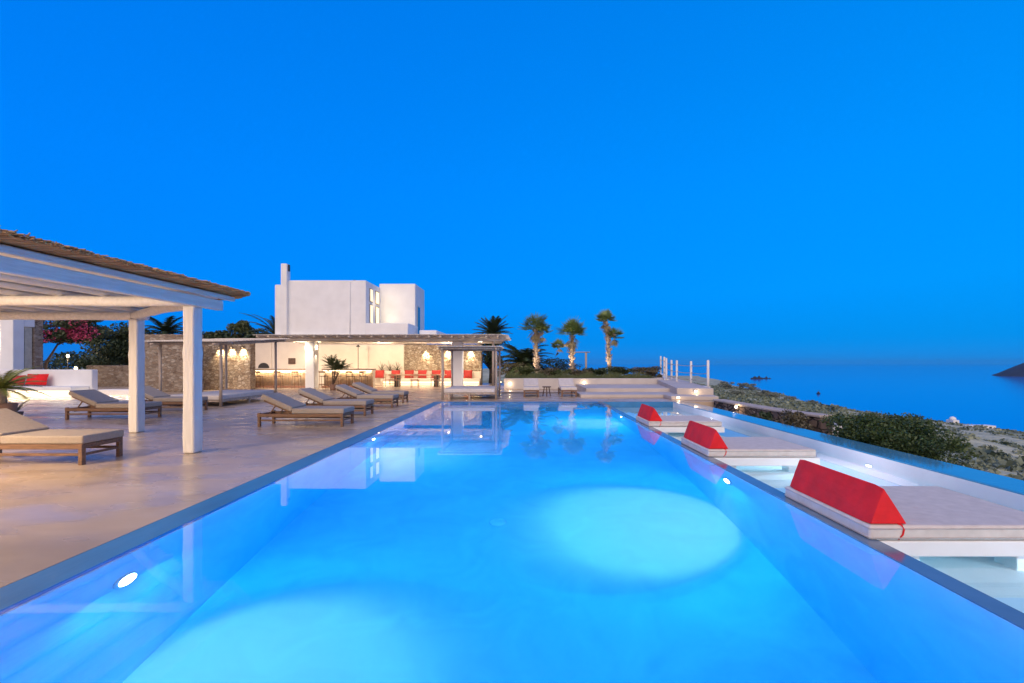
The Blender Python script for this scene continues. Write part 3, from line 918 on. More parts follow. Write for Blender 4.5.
for i in range(150):
    y = 24.55 + i * .043
    q.bar(Bq(-14.7, y, 3.01 + rnd.uniform(0, .03)), Bq(-12, y + rnd.uniform(-.03, .03), 3.02 + rnd.uniform(0, .03)), .034, .02)
    q.bar(Bq(-12, y, 3.01 + rnd.uniform(0, .03)), Bq(-1.05 + rnd.uniform(-.15, .15), y + rnd.uniform(-.03, .03), 3.02 + rnd.uniform(0, .03)), .034, .02)
q.build('reed_roof', REEDP, bp_)
for (x, y) in ((-14.3, 28.2), (-13.4, 26.4), (-11.2, 27.8), (-9.2, 28.6), (-7, 27.4), (-4.8, 28.6), (-2.6, 27)):  # ceiling spots added to light the cream walls
    q = MB(); q.lathe([(.05, -.09), (.055, -.07), (.055, 0)], Bq(x, y, 2.88), 10); f = q.build('added_ceiling_spot', WARM, bp_)
    spot(f, Bq(x, y, 2.74), Bq(x, y + 1.6, .9), 330, (1, .79, .56), 150, .8, .04)
# wall lamp on the bar column
q = MB(); a = Bq(-12.36, 27.0, 2.45); q.lathe([(.05, -.14), (.05, .1)], a, 10); f = q.build('wall_lamp', WARM, bp_)
spot(f, (a[0] + .10, a[1], 2.3), (a[0], a[1], 0), 60, (1, .78, .5), 60, .8, .02); spot(f, (a[0] + .10, a[1], 2.55), (a[0], a[1], 4), 20, (1, .78, .5), 80, .8, .02)

# ------------------------------------------------------------------ villa
vl = thing('villa', 'two storey white cubic villa with chimney rising above the bar terrace', 'villa', (-14, 32, 0))
vx, vy = -14, 32


def Vb(nm, x0, x1, y0, y1, z0, z1, m_=WHITE, bev=.06, par=None, seg=3):
    q = MB(); q.box(x0 - vx, x1 - vx, y0 - vy, y1 - vy, z0, z1); return q.build(nm, m_, par or vl, bevel=bev, seg=seg)


Vb('wall', -17.6, -8.4, 31.6, 39, 0, 3.25, CREAM)
Vb('wall', -19.6, -17.603, 31.6, 35, 0, 2.95, CREAM)                 # ground floor behind the bar
Vb('terrace_slab', -17.6, -2.6, 31.7, 39, 3.255, 3.5)
Vb('wall', -17.0, -11.18, 32.0, 39, 3.5, 7.32)                 # main upper block
Vb('wall', -17.62, -17.003, 32.03, 38.6, 3.5, 7.02)            # lower shoulder of it
Vb('parapet', -11.177, -8.2, 31.9, 34.9, 3.503, 4.30)
Vb('wall', -11.25, -8.46, 35.1, 38.3, 3.503, 7.62)             # second block
Vb('parapet', -7.9, -6.6, 34, 38, 3.503, 3.95)
Vb('chimney', -17.05, -16.62, 31.75, 32.25, 3.3, 8.45, WHITE, .05)
ch = [o for o in col.objects if o.name.startswith('chimney')][0]
q = MB(); q.box(-16.615 - vx, -16.56 - vx, 31.9 - vy, 32.1 - vy, 7.95, 8.4); q.build('flue_opening', DARK, ch)
q = MB(); q.box(-16.6 - vx, -11.3 - vx, 33 - vy, 38 - vy, 7.315, 7.36); q.build('roof_edge', mat('roof_edge_dark', (.2, .2, .22), .8), vl, bevel=.01)
q = MB(); q.tube([(-12.35 - vx, 33 - vy, 7.3), (-12.35 - vx, 33 - vy, 7.5)], .12, 10); q.build('roof_vent', DARK, vl)
q = MB(); q.tube([(-12.3 - vx, 31.96 - vy, 3.4), (-12.3 - vx, 31.96 - vy, 7.2)], .03, 8); q.build('drainpipe', WHITE, vl)
# lit glazed doors in the right side of the main block
for (y0, y1) in ((32.7, 33.35), (33.95, 34.75)):
    for (z0, z1) in ((4.35, 5.75), (5.9, 6.9)):
        fr = Vb('window', -11.17, -11.13, y0, y1, z0, z1, mat('window_frame_wood', (.45, .38, .30), .6), .01, None, 2)
        Vb('pane', -11.135, -11.12, y0 + .07, y1 - .07, z0 + .07, z1 - .07, GLASSW, .002, fr, 2)
spot(vl, (-10.6 - vx, 33.0 - vy, 5.9), (-10.5 - vx, 35.1 - vy, 5.8), 60, (1, .75, .45), 140, .9, .05)
spot(vl, (-10.4 - vx, 34.4 - vy, 4.6), (-10.3 - vx, 35.1 - vy, 5.2), 10, (1, .75, .45), 120, .9, .05)
# tall blue door in the side of the second block
fr = Vb('door', -8.455, -8.42, 35.6, 36.6, 3.6, 6.0, mat('door_frame_pale', (.6, .6, .55), .6), .01, None, 2)
Vb('pane', -8.425, -8.405, 35.72, 36.48, 3.75, 5.9, mat('dusky_glass', (.05, .12, .18), .1, spec=.8), .002, fr, 2)
# recess with oven arch, dark frame
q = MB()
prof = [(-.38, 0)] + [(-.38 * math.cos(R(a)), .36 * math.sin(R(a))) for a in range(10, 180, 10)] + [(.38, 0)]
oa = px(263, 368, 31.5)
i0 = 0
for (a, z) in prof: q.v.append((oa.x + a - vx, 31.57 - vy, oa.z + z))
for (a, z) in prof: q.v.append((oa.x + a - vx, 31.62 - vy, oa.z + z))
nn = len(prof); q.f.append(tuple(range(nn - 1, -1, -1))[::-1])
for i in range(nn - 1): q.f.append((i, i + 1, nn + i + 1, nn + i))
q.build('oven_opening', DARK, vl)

tv = px(291.5, 361, 31.5)
q = MB(); q.box(-.24, .24, -.03, .03, -.2, .2)
fr = tag(q.build('picture_frame', BROWNW, loc=(tv.x, 31.555, tv.z), bevel=.008), 'small square dark framed panel on the cream bar wall', 'picture')

# stone walls -------------------------------------------------------
sw = MB(); sw.box(-5.4 / 2, 5.4 / 2, -.3, .3, 0, 2.80)
s1 = tag(sw.build('stone_wall', STONE2, loc=(-5.7, 31.9, 0), bevel=.03), 'tall rubble stone wall with spotlights behind the red cushions', 'stone wall')
sw = MB(); sw.box(-1.0, 1.9, -.25, .25, 0, 2.72)
s2 = tag(sw.build('stone_wall', STONE2, loc=(-17.2, 25.6, 0), bevel=.03), 'rubble stone wall washed by three spotlights beside the bar', 'stone wall')
sw = MB(); sw.box(-1.9, .85, -.25, .25, 0, 2.98)
s3 = tag(sw.build('stone_wall', STONE, loc=(-17.75, 23.7, 0), bevel=.03), 'unlit rubble stone wall between the two white pergola posts', 'stone wall')
sw = MB(); sw.box(-2.6, 2.6, -.25, .25, 0, 1.35)
s4 = tag(sw.build('stone_wall', STONE, loc=(-25.6, 29.5, 0), bevel=.03), 'low rubble stone wall below the dark round tree', 'stone wall')


def wall_spot(x, y, z, lb, watts=35, grp='wall spotlights on stone', dy=-.18):
    t = thing('wall_spotlight', lb, 'wall lamp', (x, y, z), 0, grp)
    q = MB(); q.tube([(0, dy * .5, -.06), (0, dy * .5, .06)], .04, 10); q.build('housing', mat('brass_dark', (.2, .15, .1), .5, metal=.6), t)
    q = MB(); q.tube([(0, dy * .5, -.066), (0, dy * .5, -.05)], .032, 10); q.build('bulb', WARM, t)
    q = MB(); q.bar((0, dy * .5, 0), (0, 0, 0), .03, .03); q.build('bracket', MATS['brass_dark'], t)
    spot(t, (0, dy * .5 - .02, -.08), (0, .03, -1.2), watts, (1, .74, .45), 95, .8)
    spot(t, (0, dy - .10, -.12), (0, .3, -.5), watts * .5, (1, .8, .5), 75, .9, .02)
    return t


for x, lb in ((-16.95, 'left of three spotlights on the stone wall beside the bar'), (-16.3, 'middle of three spotlights on the stone wall beside the bar'), (-15.68, 'right of three spotlights on the stone wall beside the bar')):
    wall_spot(x, 25.33, 2.42, lb, 150)
for x, lb in ((-6.85, 'left spotlight on the tall stone wall above the red cushions'), (-5.35, 'middle spotlight on the tall stone wall, beside the canopy daybed post'), (-3.75, 'right spotlight on the tall stone wall, right of the white column')):
    wall_spot(x, 31.58, 2.45, lb, 190)


# bar counters ------------------------------------------------------
def bar_counter(x0, x1, y, label):
    t = thing('bar_counter', label, 'bar counter', ((x0 + x1) / 2, y, 0), 0, 'bar counters')
    h = (x1 - x0) / 2
    q = MB(); q.box(-h + .05, h - .05, .22, .75, 0, 1.06); q.build('counter_body', CREAM, t, bevel=.01)
    q = MB(); q.box(-h, h, 0, .8, 1.065, 1.15); q.build('counter_top', mat('worktop_cement', (.35, .28, .22), .6), t, bevel=.015)
    q = MB(); rnd = random.Random(4); k = int(2 * h / .07)
    for i in range(k):
        x = -h + .08 + i * .07
        q.tube([(x, .19, .12), (x + rnd.uniform(-.01, .01), .19, .92)], .022, 5)
    q.build('reed_cladding', mat('bar_reeds', (.46, .30, .17), .8, .3, 10), t)
    q = MB(); q.box(-h + .05, h - .05, .13, .17, 1.02, 1.05); q.build('led_strip', LED, t)
    area(t, (0, .08, 1.03), (2 * h - .2, .04), 13 * h, (1, .78, .52), (0, .25, -1))
    q = MB(); q.box(-h, h, .05, .218, 0, .11); q.build('foot_step', mat('reddish_step', (.34, .17, .11), .7), t, bevel=.01)
    return t


bar_counter(-17.0, -13.3, 27.5, 'left reed clad bar counter between stone wall and white column')
bar_counter(-12.3, -9.25, 27.5, 'right reed clad bar counter behind the potted agave')


def make_stool():
    t = thing('bar_stool', '', 'bar stool')
    q = MB(); q.box(-.19, .19, -.17, .17, .70, .735); q.build('seat', BROWNW, t, bevel=.01)
    for (a, b_) in ((-.17, -.15), (.17, -.15), (-.17, .15), (.17, .15)):
        q = MB(); q.tube([(a, b_, .70), (a * 1.15, b_ * 1.15, 0)], .014, 6); q.build('leg', mat('stool_wood', (.22, .13, .08), .6, .2), t)
    q = MB()
    for (a, b_) in (((-.19, -.165, .25), (.19, -.165, .25)), ((-.19, .165, .25), (.19, .165, .25)), ((-.19, -.165, .25), (-.19, .165, .25)), ((.19, -.165, .25), (.19, .165, .25))):
        q.tube([a, b_], .011, 6)
    q.build('footrest', MATS['stool_wood'], t)
    q = MB(); q.tube([(-.17, -.16, .72), (-.18, -.2, 1.0)], .012, 6); q.tube([(.17, -.16, .72), (.18, -.2, 1.0)], .012, 6); q.box(-.19, .19, -.215, -.195, .93, 1.02)
    q.build('backrest', MATS['stool_wood'], t)
    return t


bs = make_stool()
ordn = ['first', 'second', 'third', 'fourth']
for i, x in enumerate((238, 259, 279, 297)):
    p = px(x, 388, 27.0); place(bs, i == 0, (p.x, 26.95, 0), R(3 * (i % 3)), '%s thin wooden bar stool from the stone wall, left counter' % ordn[i], 'stools along the bar')
for i, x in enumerate((324, 337, 351, 364)):
    p = px(x, 388, 27.0); place(bs, False, (p.x, 26.95, 0), R(-3 * (i % 3)), '%s thin wooden bar stool from the white column, right counter' % ordn[i], 'stools along the bar')

pol = thing('pole_lamp', 'thin dark pole lamp standing behind the right bar counter', 'lamp', (-11.0, 30.0, 0))
q = MB(); q.lathe([(.14, 0), (.13, .03), (.02, .04)]); q.build('base', DARK, pol)
q = MB(); q.tube([(0, 0, .03), (0, 0, 2.6)], .022, 6); q.build('pole', DARK, pol)
q = MB(); q.lathe([(.14, 2.56), (.05, 2.68), (.02, 2.70)]); q.build('lamp_shade', DARK, pol)

# lounge bench with cushions ----------------------------------------
bn = thing('lounge_bench', 'long cream built-in bench with glowing recess along the stone wall', 'bench', (-6.3, 30.6, 0))
q = MB(); q.box(-3.35, 3.3, -.25, .6, .24, .46); q.build('seat', CREAM, bn, bevel=.03)
q = MB(); q.box(-3.3, 3.25, -.05, .6, 0, .238); q.build('plinth', CREAM, bn, bevel=.01)
q = MB(); q.box(-3.35, 3.3, .45, .62, .462, .93); q.build('backrest', CREAM, bn, bevel=.03)
q = MB(); q.box(-3.25, 3.2, -.12, -.07, .20, .235); q.build('led_strip', LED, bn)
area(bn, (0, -.16, .21), (6.4, .05), 34, (1, .80, .56), (0, -.35, -1))


def cushion(x, y, z, w_, h_, d_, rz, tilt, lb, grp, m_=REDC):
    q = MB(); n = 8
    for j in range(n + 1):
        for i in range(n + 1):
            u = i / n * 2 - 1; v = j / n * 2 - 1
            th = d_ * .5 * (1 - u ** 4) ** .6 * (1 - v ** 4) ** .6
            pin = 1 - .06 * (1 - abs(u)) * abs(v) - .06 * (1 - abs(v)) * abs(u)
            q.v.append((u * w_ / 2 * pin, -th, v * h_ / 2 * pin)); q.v.append((u * w_ / 2 * pin, th, v * h_ / 2 * pin))
    for j in range(n):
        for i in range(n):
            a = (j * (n + 1) + i) * 2
            q.f.append((a, a + 2, a + 2 + (n + 1) * 2, a + (n + 1) * 2)); q.f.append((a + 1, a + 1 + (n + 1) * 2, a + 3 + (n + 1) * 2, a + 3))
    o = q.build('cushion', m_, loc=(x, y, z), smooth=True); o.rotation_euler = (R(tilt), 0, R(rz))
    return tag(o, lb, 'cushion', grp)


cx_ = (380, 396, 409.5, 422.5, 436.5, 449, 468)
names = ['first red cushion at the left end of the long lounge bench', 'second red cushion from the left on the lounge bench, beside the chairs',
         'third red cushion from the left on the long lounge bench', 'middle red cushion of the seven on the long lounge bench',
         'fifth red cushion from the left on the long lounge bench', 'sixth red cushion on the lounge bench, just left of the white column',
         'last red cushion on the lounge bench, right of the white column']
for i, x in enumerate(cx_):
    p = px(x, 374, 30.9)
    cushion(p.x, 30.82, .75, .62, .56, .2, random.uniform(-5, 5), -12, names[i], 'red cushions on the lounge bench')

dt = thing('dining_table', 'long wooden dining table on thick dark legs before the red cushions', 'table', (-6.8, 28.9, 0))
q = MB(); q.box(-1.75, 1.75, -.45, .45, .72, .77); q.build('table_top', mat('table_wood', (.40, .27, .18), .5, .2, 8), dt, bevel=.01)
for x in (-1.3, 1.2):
    q = MB(); q.box(x - .13, x + .13, -.3, .3, 0, .718); q.build('leg', DARK, dt, bevel=.01)


def make_chair():
    t = thing('dining_chair', '', 'chair')
    WM = mat('chair_wood', (.34, .17, .10), .6, .2)
    q = MB(); q.box(-.23, .23, -.22, .22, .43, .46); q.build('seat', WM, t, bevel=.01)
    for (a, b_, h) in ((-.21, -.2, .84), (.21, -.2, .84), (-.21, .2, .43), (.21, .2, .43)):
        q = MB(); q.tube([(a, b_, 0), (a, b_, .43), (a, b_ - (.04 if h > .5 else 0), h)], .018, 6); q.build('leg', WM, t)
    q = MB()
    for i in range(5): q.bar((-.2, -.235, .5 + i * .075), (.2, -.235, .5 + i * .075), .012, .03)
    q.build('backrest', WM, t)
    q = MB(); q.bar((-.22, -.2, .63), (-.22, .18, .63), .04, .025); q.bar((.22, -.2, .63), (.22, .18, .63), .04, .025); q.build('armrest', WM, t)
    return t


dc = make_chair()
for i, (x, y, rz, lb) in enumerate(((387.5, 28.1, 40, 'chair at the left end of the dining table, turned outwards'), (395, 28.0, -10, 'first chair on the near side of the dining table, by its left leg'),
                                    (415, 28.05, 5, 'middle chair on the near side of the dining table'), (436, 28.1, -30, 'chair at the right end of the dining table, by its right leg'))):
    p = px(x, 388, y); place(dc, i == 0, (p.x, y, 0), R(rz), lb, 'chairs around the dining table')


# agaves / spiky plants --------------------------------------------
def spiky(label, x, y, z0, n, L, seed, lm=None, pot=.0, wid=.06, group=None, cat='plant', name='agave'):
    t = thing(name, label, cat, (x, y, z0), 0, group)
    rnd = random.Random(seed); q = MB()
    z = pot
    for i in range(n):
        a = i * 2.399; e = R(25 + 60 * (i + .5) / n); l = L * rnd.uniform(.7, 1.1)
        p = Vector((0, 0, z)); k = e; pts = []
        for s in range(6):
            pts.append(p.copy()); p = p + Vector((math.cos(a) * math.cos(k), math.sin(a) * math.cos(k), math.sin(k))) * l / 5; k -= .14
        sd_ = Vector((-math.sin(a), math.cos(a), 0))
        ws = [wid * .6, wid, wid * .95, wid * .75, wid * .45, .004]
        for s in range(5):
            q.quad(pts[s] - sd_ * ws[s], pts[s] + sd_ * ws[s], pts[s + 1] + sd_ * ws[s + 1], pts[s + 1] - sd_ * ws[s + 1])
    q.build('leaves', lm or L_GREY, t)
    if pot:
        q = MB(); q.lathe([(pot * .38, 0), (pot * .52, pot * .5), (pot * .5, pot * .9), (pot * .55, pot), (pot * .42, pot * 1.0)]); q.build('pot', TERRA, t)
    return t


def sword_plant(label, x, y, z0, n, L, seed, pot, group):
    t = thing('potted_palm', label, 'potted plant', (x, y, z0), 0, group)
    rnd = random.Random(seed)
    q = MB()
    q.lathe([(pot * .38, 0), (pot * .52, pot * .5), (pot * .5, pot * .9), (pot * .55, pot), (pot * .42, pot * 1.0)]); q.build('pot', TERRA, t)
    k = MB(); c = MB()
    for i in range(n):
        a = rnd.uniform(0, 6.28); b_ = Vector((math.cos(a) * L * .35 * rnd.random(), math.sin(a) * .2, pot + L * rnd.uniform(.35, .75)))
        k.tube([(0, 0, pot * .9), (b_.x * .6, b_.y * .6, pot + (b_.z - pot) * .6), b_], [.03, .022, .018], 6)
        for j in range(12):
            frond(c, b_, j * 2.4 + a, R(rnd.uniform(0, 80)), L * .40, .05, .5, 12, rnd, .16, .010)
    k.build('stem', WOODB, t); c.build('leaves', L_MID, t)
    return t


p = px(333, 390, 25.0)
sword_plant('potted palm with spiky tufts before the right bar counter', p.x, 25.0, 0, 6, 1.75, 3, .32, 'potted plants')
q = MB(); q.box(-1.5, 1.5, -.2, .2, 0, .95)
tag(q.build('planter_wall', CREAM, loc=(-9.3, 31.3, 0), bevel=.02), 'low cream planter wall left of the tall stone wall', 'planter')
for i, x in enumerate((382, 390, 397.5)):
    p = px(x, 368, 31.3)
    spiky('%s grassy clump in the planter behind the red cushions' % ['left', 'middle', 'right'][i], p.x, 31.3, .95, 16, .75, 30 + i, L_OLIVE, 0, .02, 'clumps in the planter', 'plant', 'grass_clump')

# ------------------------------------------------------------------ far planting, palms, retaining wall
rt = thing('retaining_wall', 'low white retaining wall with small recessed lights below the palms', 'wall', (3, 26, 0))
q = MB(); q.box(-4.2, 5.0, 0, .35, 0, .62); q.build('wall_face', mat('grey_cement', (.50, .47, .46), .75, .08, 1.2, .2, 9), rt, bevel=.03)
q = MB(); q.box(-4.2, 5.0, .352, 9, 0, .5); q.build('planting_bed', mat('soil', (.10, .075, .05), .95, .3), rt)

stp = MB(); stp.box(2.4, 7.25, 19.6, 21.6, .002, .14); stp.box(2.9, 7.9, 21.6, 25.98, .002, .30)
stp.build('terrace_steps', mat('pale_cement', (.50, .45, .42), .6, .1, 1.0, .15, 6), kind='structure', bevel=.012)
stp = MB(); stp.box(-1.2, 2.395, 22.6, 22.9, .002, .03); stp.build('drain_channel', mat('slot_dark', (.15, .12, .1), .8), kind='structure')
tb = MB(); tb.hexa([(5.9, 18.4, .0), (7.9, 18.0, .0), (8.8, 27.9, .0), (7.95, 27.9, .0), (6.55, 18.45, .30), (7.75, 18.05, .30), (8.8, 27.9, .62), (7.95, 27.9, .62)])
tb = MB(); tb.hexa([(5.95, 18.5, .002), (7.75, 18.2, .002), (8.0, 19.6, .002), (5.95, 19.6, .002), (5.95, 18.5, .16), (7.75, 18.2, .16), (8.0, 19.6, .16), (5.95, 19.6, .16)])
tb.hexa([(6.55, 19.61, .0), (8.0, 19.3, .0), (9.3, 29, .0), (8.02, 29, .0), (6.55, 19.61, .42), (8.0, 19.3, .42), (9.3, 29, .62), (8.02, 29, .62)])
tb.build('raised_terrace', MATS['pale_cement'], kind='structure', bevel=.02)

q = MB(); q.hexa([(7.35, 16.6, -3), (9.4, 17.4, -3), (12, 34, -3), (7.35, 34, -3), (7.45, 18.0, -.05), (8.2, 18.0, -.25), (9.6, 34, -.1), (7.45, 34, -.05)]); q.build('ground_bank', bpy.data.materials['dry_hillside'], kind='structure')


def recess(x, y, z, lb, w_=10, dirv=(0, -1, -.6)):
    t = thing('recessed_light', lb, 'wall light', (x, y, z), 0, 'small recessed wall lights')
    q = MB(); q.box(-.07, .07, -.015, .0, -.05, .05); q.build('light_frame', WHITE, t, bevel=.005)
    q = MB(); q.box(-.05, .05, -.02, -.012, -.035, .035); q.build('lens', WARM, t)
    point(t, (0, -.12, -.05), w_, (1, .72, .42), .04)
    return t


for x, z, y, lb in ((px(500, 382, 26).x, .42, 25.99, 'recessed light in the white wall just right of the bar pergola post'),
                    (px(510, 384, 26).x, .36, 25.99, 'recessed light in the white wall left of the two far loungers'),
                    (px(584, 383, 26).x, .40, 25.99, 'recessed light in the white wall right of the two far loungers'),
                    (px(660, 382, 26).x, .46, 25.99, 'recessed light at the right end of the white wall, by the rope fence')):
    recess(x, y, z, lb, 4.5)
recess(7.28, 19.42, .30, 'recessed light below the last rope fence post', 3)
recess(6.2, 18.43, .1, 'recessed light low on the terrace step near the pool corner', .8)

# palms
GP = 'fan palms in the bed above the white wall'
p = px(537, 370, 29.5); fan_palm('left fan palm of the three, narrow upright crown', p.x, 29.5, .4, [(-.10, 3.3, 1.25, 30, 0), (.30, 3.0, .95, 14, .3)], 1, GP)
p = px(572, 370, 29.5); fan_palm('middle fan palm of the three, round crown with a drooping side tuft', p.x, 29.5, .4, [(.0, 2.9, 1.25, 34, 0), (-.85, 2.15, .7, 12, -.3)], 2, GP)
p = px(610, 370, 29.5); fan_palm('right fan palm of the three, two crowns one above the other', p.x, 29.5, .4, [(-.25, 3.8, .95, 24, 0), (.25, 2.8, .85, 20, .3)], 3, GP)
for i, x in enumerate((531, 566, 604)):
    p = px(x, 372, 28.9)
    t = thing('garden_uplight', ['uplight at the foot of the left fan palm', 'uplight at the foot of the middle fan palm', 'uplight at the foot of the right fan palm'][i], 'garden light', (p.x, 28.9, .5), 0, 'garden uplights')
    q = MB(); q.tube([(0, 0, 0), (0, 0, .12)], .04, 8); q.build('housing', DARK, t)
    q = MB(); q.tube([(0, 0, .121), (0, 0, .135)], .032, 8); q.build('bulb', WARM, t)
    spot(t, (0, 0, .16), (.25, .55, 1.9), 300, (1, .78, .54), 50, .7)
p = px(492, 340, 36); feather_palm('feather palm with stiff fronds behind the bar pergola end', p.x, 37, -1, 4.85, 1.9, 40, 11, -15, 85, 'feather palms', L_DARK, .45, .7)
p = px(524, 368, 31.5); feather_palm('wide low feather palm with arching fronds behind the left fan palm', p.x, 31.5, .3, 1.0, 2.5, 48, 12, 5, 80, 'feather palms', L_DARK, .6, 1.5)
p = px(166, 335, 34); feather_palm('feather palm showing above the unlit stone wall', p.x, 34, -.5, 4.2, 2.1, 30, 13, -10, 80, 'feather palms', L_DARK, .5, 1.3)
p = px(274, 340, 36); feather_palm('feather palm with bare arching fronds at the villa corner', p.x, 36.3, -.5, 4.1, 3.0, 26, 14, -5, 80, 'feather palms', L_DARK, .4, 1.2)

# shrubs in the bed
rnd = random.Random(21)
SG = 'shrubs in the bed above the white wall'
sh = [(512, 30, .75, L_OLIVE, 'olive shrub at the left end of the palm bed'), (524, 28.5, .55, L_MID, 'green shrub before the left fan palm'), (545, 28, .5, L_OLIVE, 'low olive brown shrub between the left and middle fan palms'),
      (556, 31.5, .95, L_DARK, 'dark round shrub behind the gap of the left and middle palms'), (561, 28, .42, L_MID, 'low green shrub at the middle fan palm foot'), (583, 28.2, .42, L_OLIVE, 'low brown shrub just right of the middle fan palm'),
      (598, 28.4, .5, L_DARK, 'dark shrub left of the right fan palm'), (620, 28.6, .55, L_DARK, 'dark shrub right of the right fan palm'), (648, 28.4, .62, L_OLIVE, 'rounded olive shrub beside the first rope fence post')]
for i, (x, y, r_, lm, lb) in enumerate(sh):
    p = px(x, 370, y); shrub(lb, p.x, y, .5, (r_ * 1.9, r_ * 1.2, r_ * .75), 40 + i, lm, 2200, .06, SG)
m = MB(); rnd = random.Random(77)
for k in range(5200):
    x = rnd.uniform(-1.1, 7.6); y = rnd.uniform(26.5, 28.4); h = rnd.uniform(.15, .50) * (0.7 + .5 * math.sin(x * 2.1) ** 2)
    a = rnd.uniform(0, 6.28); l = rnd.uniform(.05, .2)
    m.tri((x - .012, y, .5), (x + .012, y, .5), (x + l * math.cos(a), y + l * math.sin(a), .5 + h))
g_ = m.build('ornamental_grass', L_MID, kind='stuff'); tag(g_, 'low ornamental grass filling the bed below the palms', 'grass')

# rustic frame beyond the bed
fr = thing('timber_frame', 'thin pale timber post and crossbar beyond the middle fan palm', 'frame', (px(586, 370, 40).x, 40, -.5))
q = MB(); q.tube([(0, 0, 0), (0, 0, 2.9)], .09, 8); q.build('post', GREYWOOD, fr)
q = MB(); q.tube([(-1.7, 0, 2.95), (.35, 0, 2.95)], .04, 8); q.build('crossbar', GREYWOOD, fr)

# rope fence -------------------------------------------------------
rf = thing('rope_fence', 'white post and rope fence curving along the raised terrace edge', 'fence', (6.9, 19.4, .4))
fx, fy, fz = 6.9, 19.4, .4
fp = []
for (x, yt, yb) in ((660.7, 356, 373.5), (664.2, 356.8, 376), (666.3, 358, 379), (671.5, 360, 380.5), (676.8, 360.2, 382.2), (691, 361, 384.2), (708, 360, 386.4)):
    D = 1.18 * 455 / (yb - yt)
    base = px(x, yb, D); fp.append((base, 1.18))
for (b0, h) in fp:
    q = MB(); a = (b0.x - fx, b0.y - fy, b0.z - fz - .25)
    q.lathe([(.058, 0), (.06, .6), (.056, h + .22), (.03, h + .25)], a, 10); q.build('post', POSTW, rf)
for k in range(len(fp) - 1):
    a, b_ = fp[k][0], fp[k + 1][0]
    for f in (.22, .50, .80):
        p0 = a + Vector((0, 0, fp[k][1] * f)); p1 = b_ + Vector((0, 0, fp[k + 1][1] * f)); pts = []
        for i in range(9):
            u = i / 8; q_ = p0.lerp(p1, u); q_.z -= .06 * (1 - (2 * u - 1) ** 2) * (1.3 - f); pts.append((q_.x - fx, q_.y - fy, q_.z - fz))
        m = MB(); m.tube(pts, .016, 6); m.build('rope', ROPE, rf)
q = MB()
for k in range(len(fp) - 1):
    a, b_ = fp[k][0], fp[k + 1][0]
    q.bar((a.x - fx, a.y - fy, a.z - fz - .06), (b_.x - fx, b_.y - fy, b_.z - fz - .06), .22, .12)
q.build('kerb', WHITE, rf, bevel=.01)

# dry stone wall on the right ---------------------------------------
ds = thing('dry_stone_wall', 'curving dry stone wall with flat coping beyond the infinity edge', 'stone wall', (7.4, 17, 0))
path = [(7.50, 17.6), (7.52, 16.4), (7.56, 15.2), (7.66, 14.1), (7.82, 13.1), (8.1, 12.2)]
q = MB(); c = MB(); rnd = random.Random(5)
for i in range(len(path) - 1):
    (x0, y0), (x1, y1) = path[i], path[i + 1]
    q.bar((x0 - 7.4, y0 - 17, -.62 + .0), (x1 - 7.4, y1 - 17, -.62 - .0), .42, 1.3)
    z = .07
    c.bar((x0 - 7.4, y0 - 17, z), (x1 - 7.4, y1 - 17, z), .5, .07)
q.build('wall_body', DRYST, ds, bevel=.02); c.build('coping', mat('pale_coping', (.42, .37, .33), .8, .15), ds, bevel=.02)
t = thing('wall_spotlight', 'small lamp glowing on the dry stone wall beyond the infinity edge', 'wall lamp', (7.24, 15.6, .0))
q = MB(); q.lathe([(.03, -.05), (.045, 0), (.03, .05)], n=10); q.build('bulb', WARM, t)
q = MB(); q.bar((0, 0, 0), (.12, .06, 0), .025, .025); q.build('bracket', DARK, t)
point(t, (-.10, -.06, 0), 5, (1, .68, .38), .04)

# bushes on the right
shrub('large dense green bush beyond the infinity edge behind the nearest daybed', 7.70, 9.65, -1.0, (.90, 1.75, .76), 51, L_BUSH, 30000, .030, None, 'large_bush', 170)
shrub('dark feathery shrub at the end of the dry stone wall', 7.28, 12.4, -.85, (.42, .62, .60), 52, L_OLIVE, 4200, .045, None, 'shrub', 26)
shrub('second dark shrub beside the feathery shrub at the dry stone wall', 7.15, 13.6, -.8, (.30, .5, .46), 53, L_DARK, 1800, .045, None, 'shrub')

# scrub over the hillside: nobody could count it
rnd = random.Random(99); m = MB()
nb = 0
while nb < 4600:
    u = rnd.random(); y = 9 + 420 * u ** 1.9; x = y * rnd.uniform(.30, 1.2) + rnd.uniform(0, 4)
    if x < 9.5 or x > shore(y) - 2: continue
    if x < 13 and y < 18: continue
    if x > y * .50 and rnd.random() < .55: continue
    if x > y * .70 and rnd.random() < .75: continue
    if math.sin(x * .13 + 2) * math.cos(y * .09) + rnd.uniform(-.9, .9) < -.25: continue
    D = y; s = rnd.uniform(.12, .42) * (1.0 + min(D, 200) / 45)
    if rnd.random() < .12: s *= 1.6
    z = hgt(x, y)
    k = int(26 if D < 50 else 14)
    for _ in range(k):
        a = rnd.uniform(0, 6.28); r_ = s * math.sqrt(rnd.random()); zz = math.sqrt(max(0, 1 - (r_ / s) ** 2)) * s * .42 * rnd.uniform(.4, 1)
        c0 = Vector((x + r_ * math.cos(a), y + r_ * math.sin(a), z + zz)); ls = s * .26
        d1 = Vector((rnd.gauss(0, 1), rnd.gauss(0, 1), rnd.gauss(0, 1))).normalized() * ls; d2 = d1.cross(Vector((rnd.gauss(0, 1), rnd.gauss(0, 1), rnd.gauss(0, 1)))).normalized() * ls * .7
        m.quad(c0 - d1, c0 - d2, c0 + d1, c0 + d2)
    nb += 1
sb = m.build('hillside_scrub', leaf_mat('scrub_leaf', (.05, .08, .05), (.26, .30, .21), .3), kind='stuff'); tag(sb, 'grey green scrub covering the slope down to the sea', 'scrub')

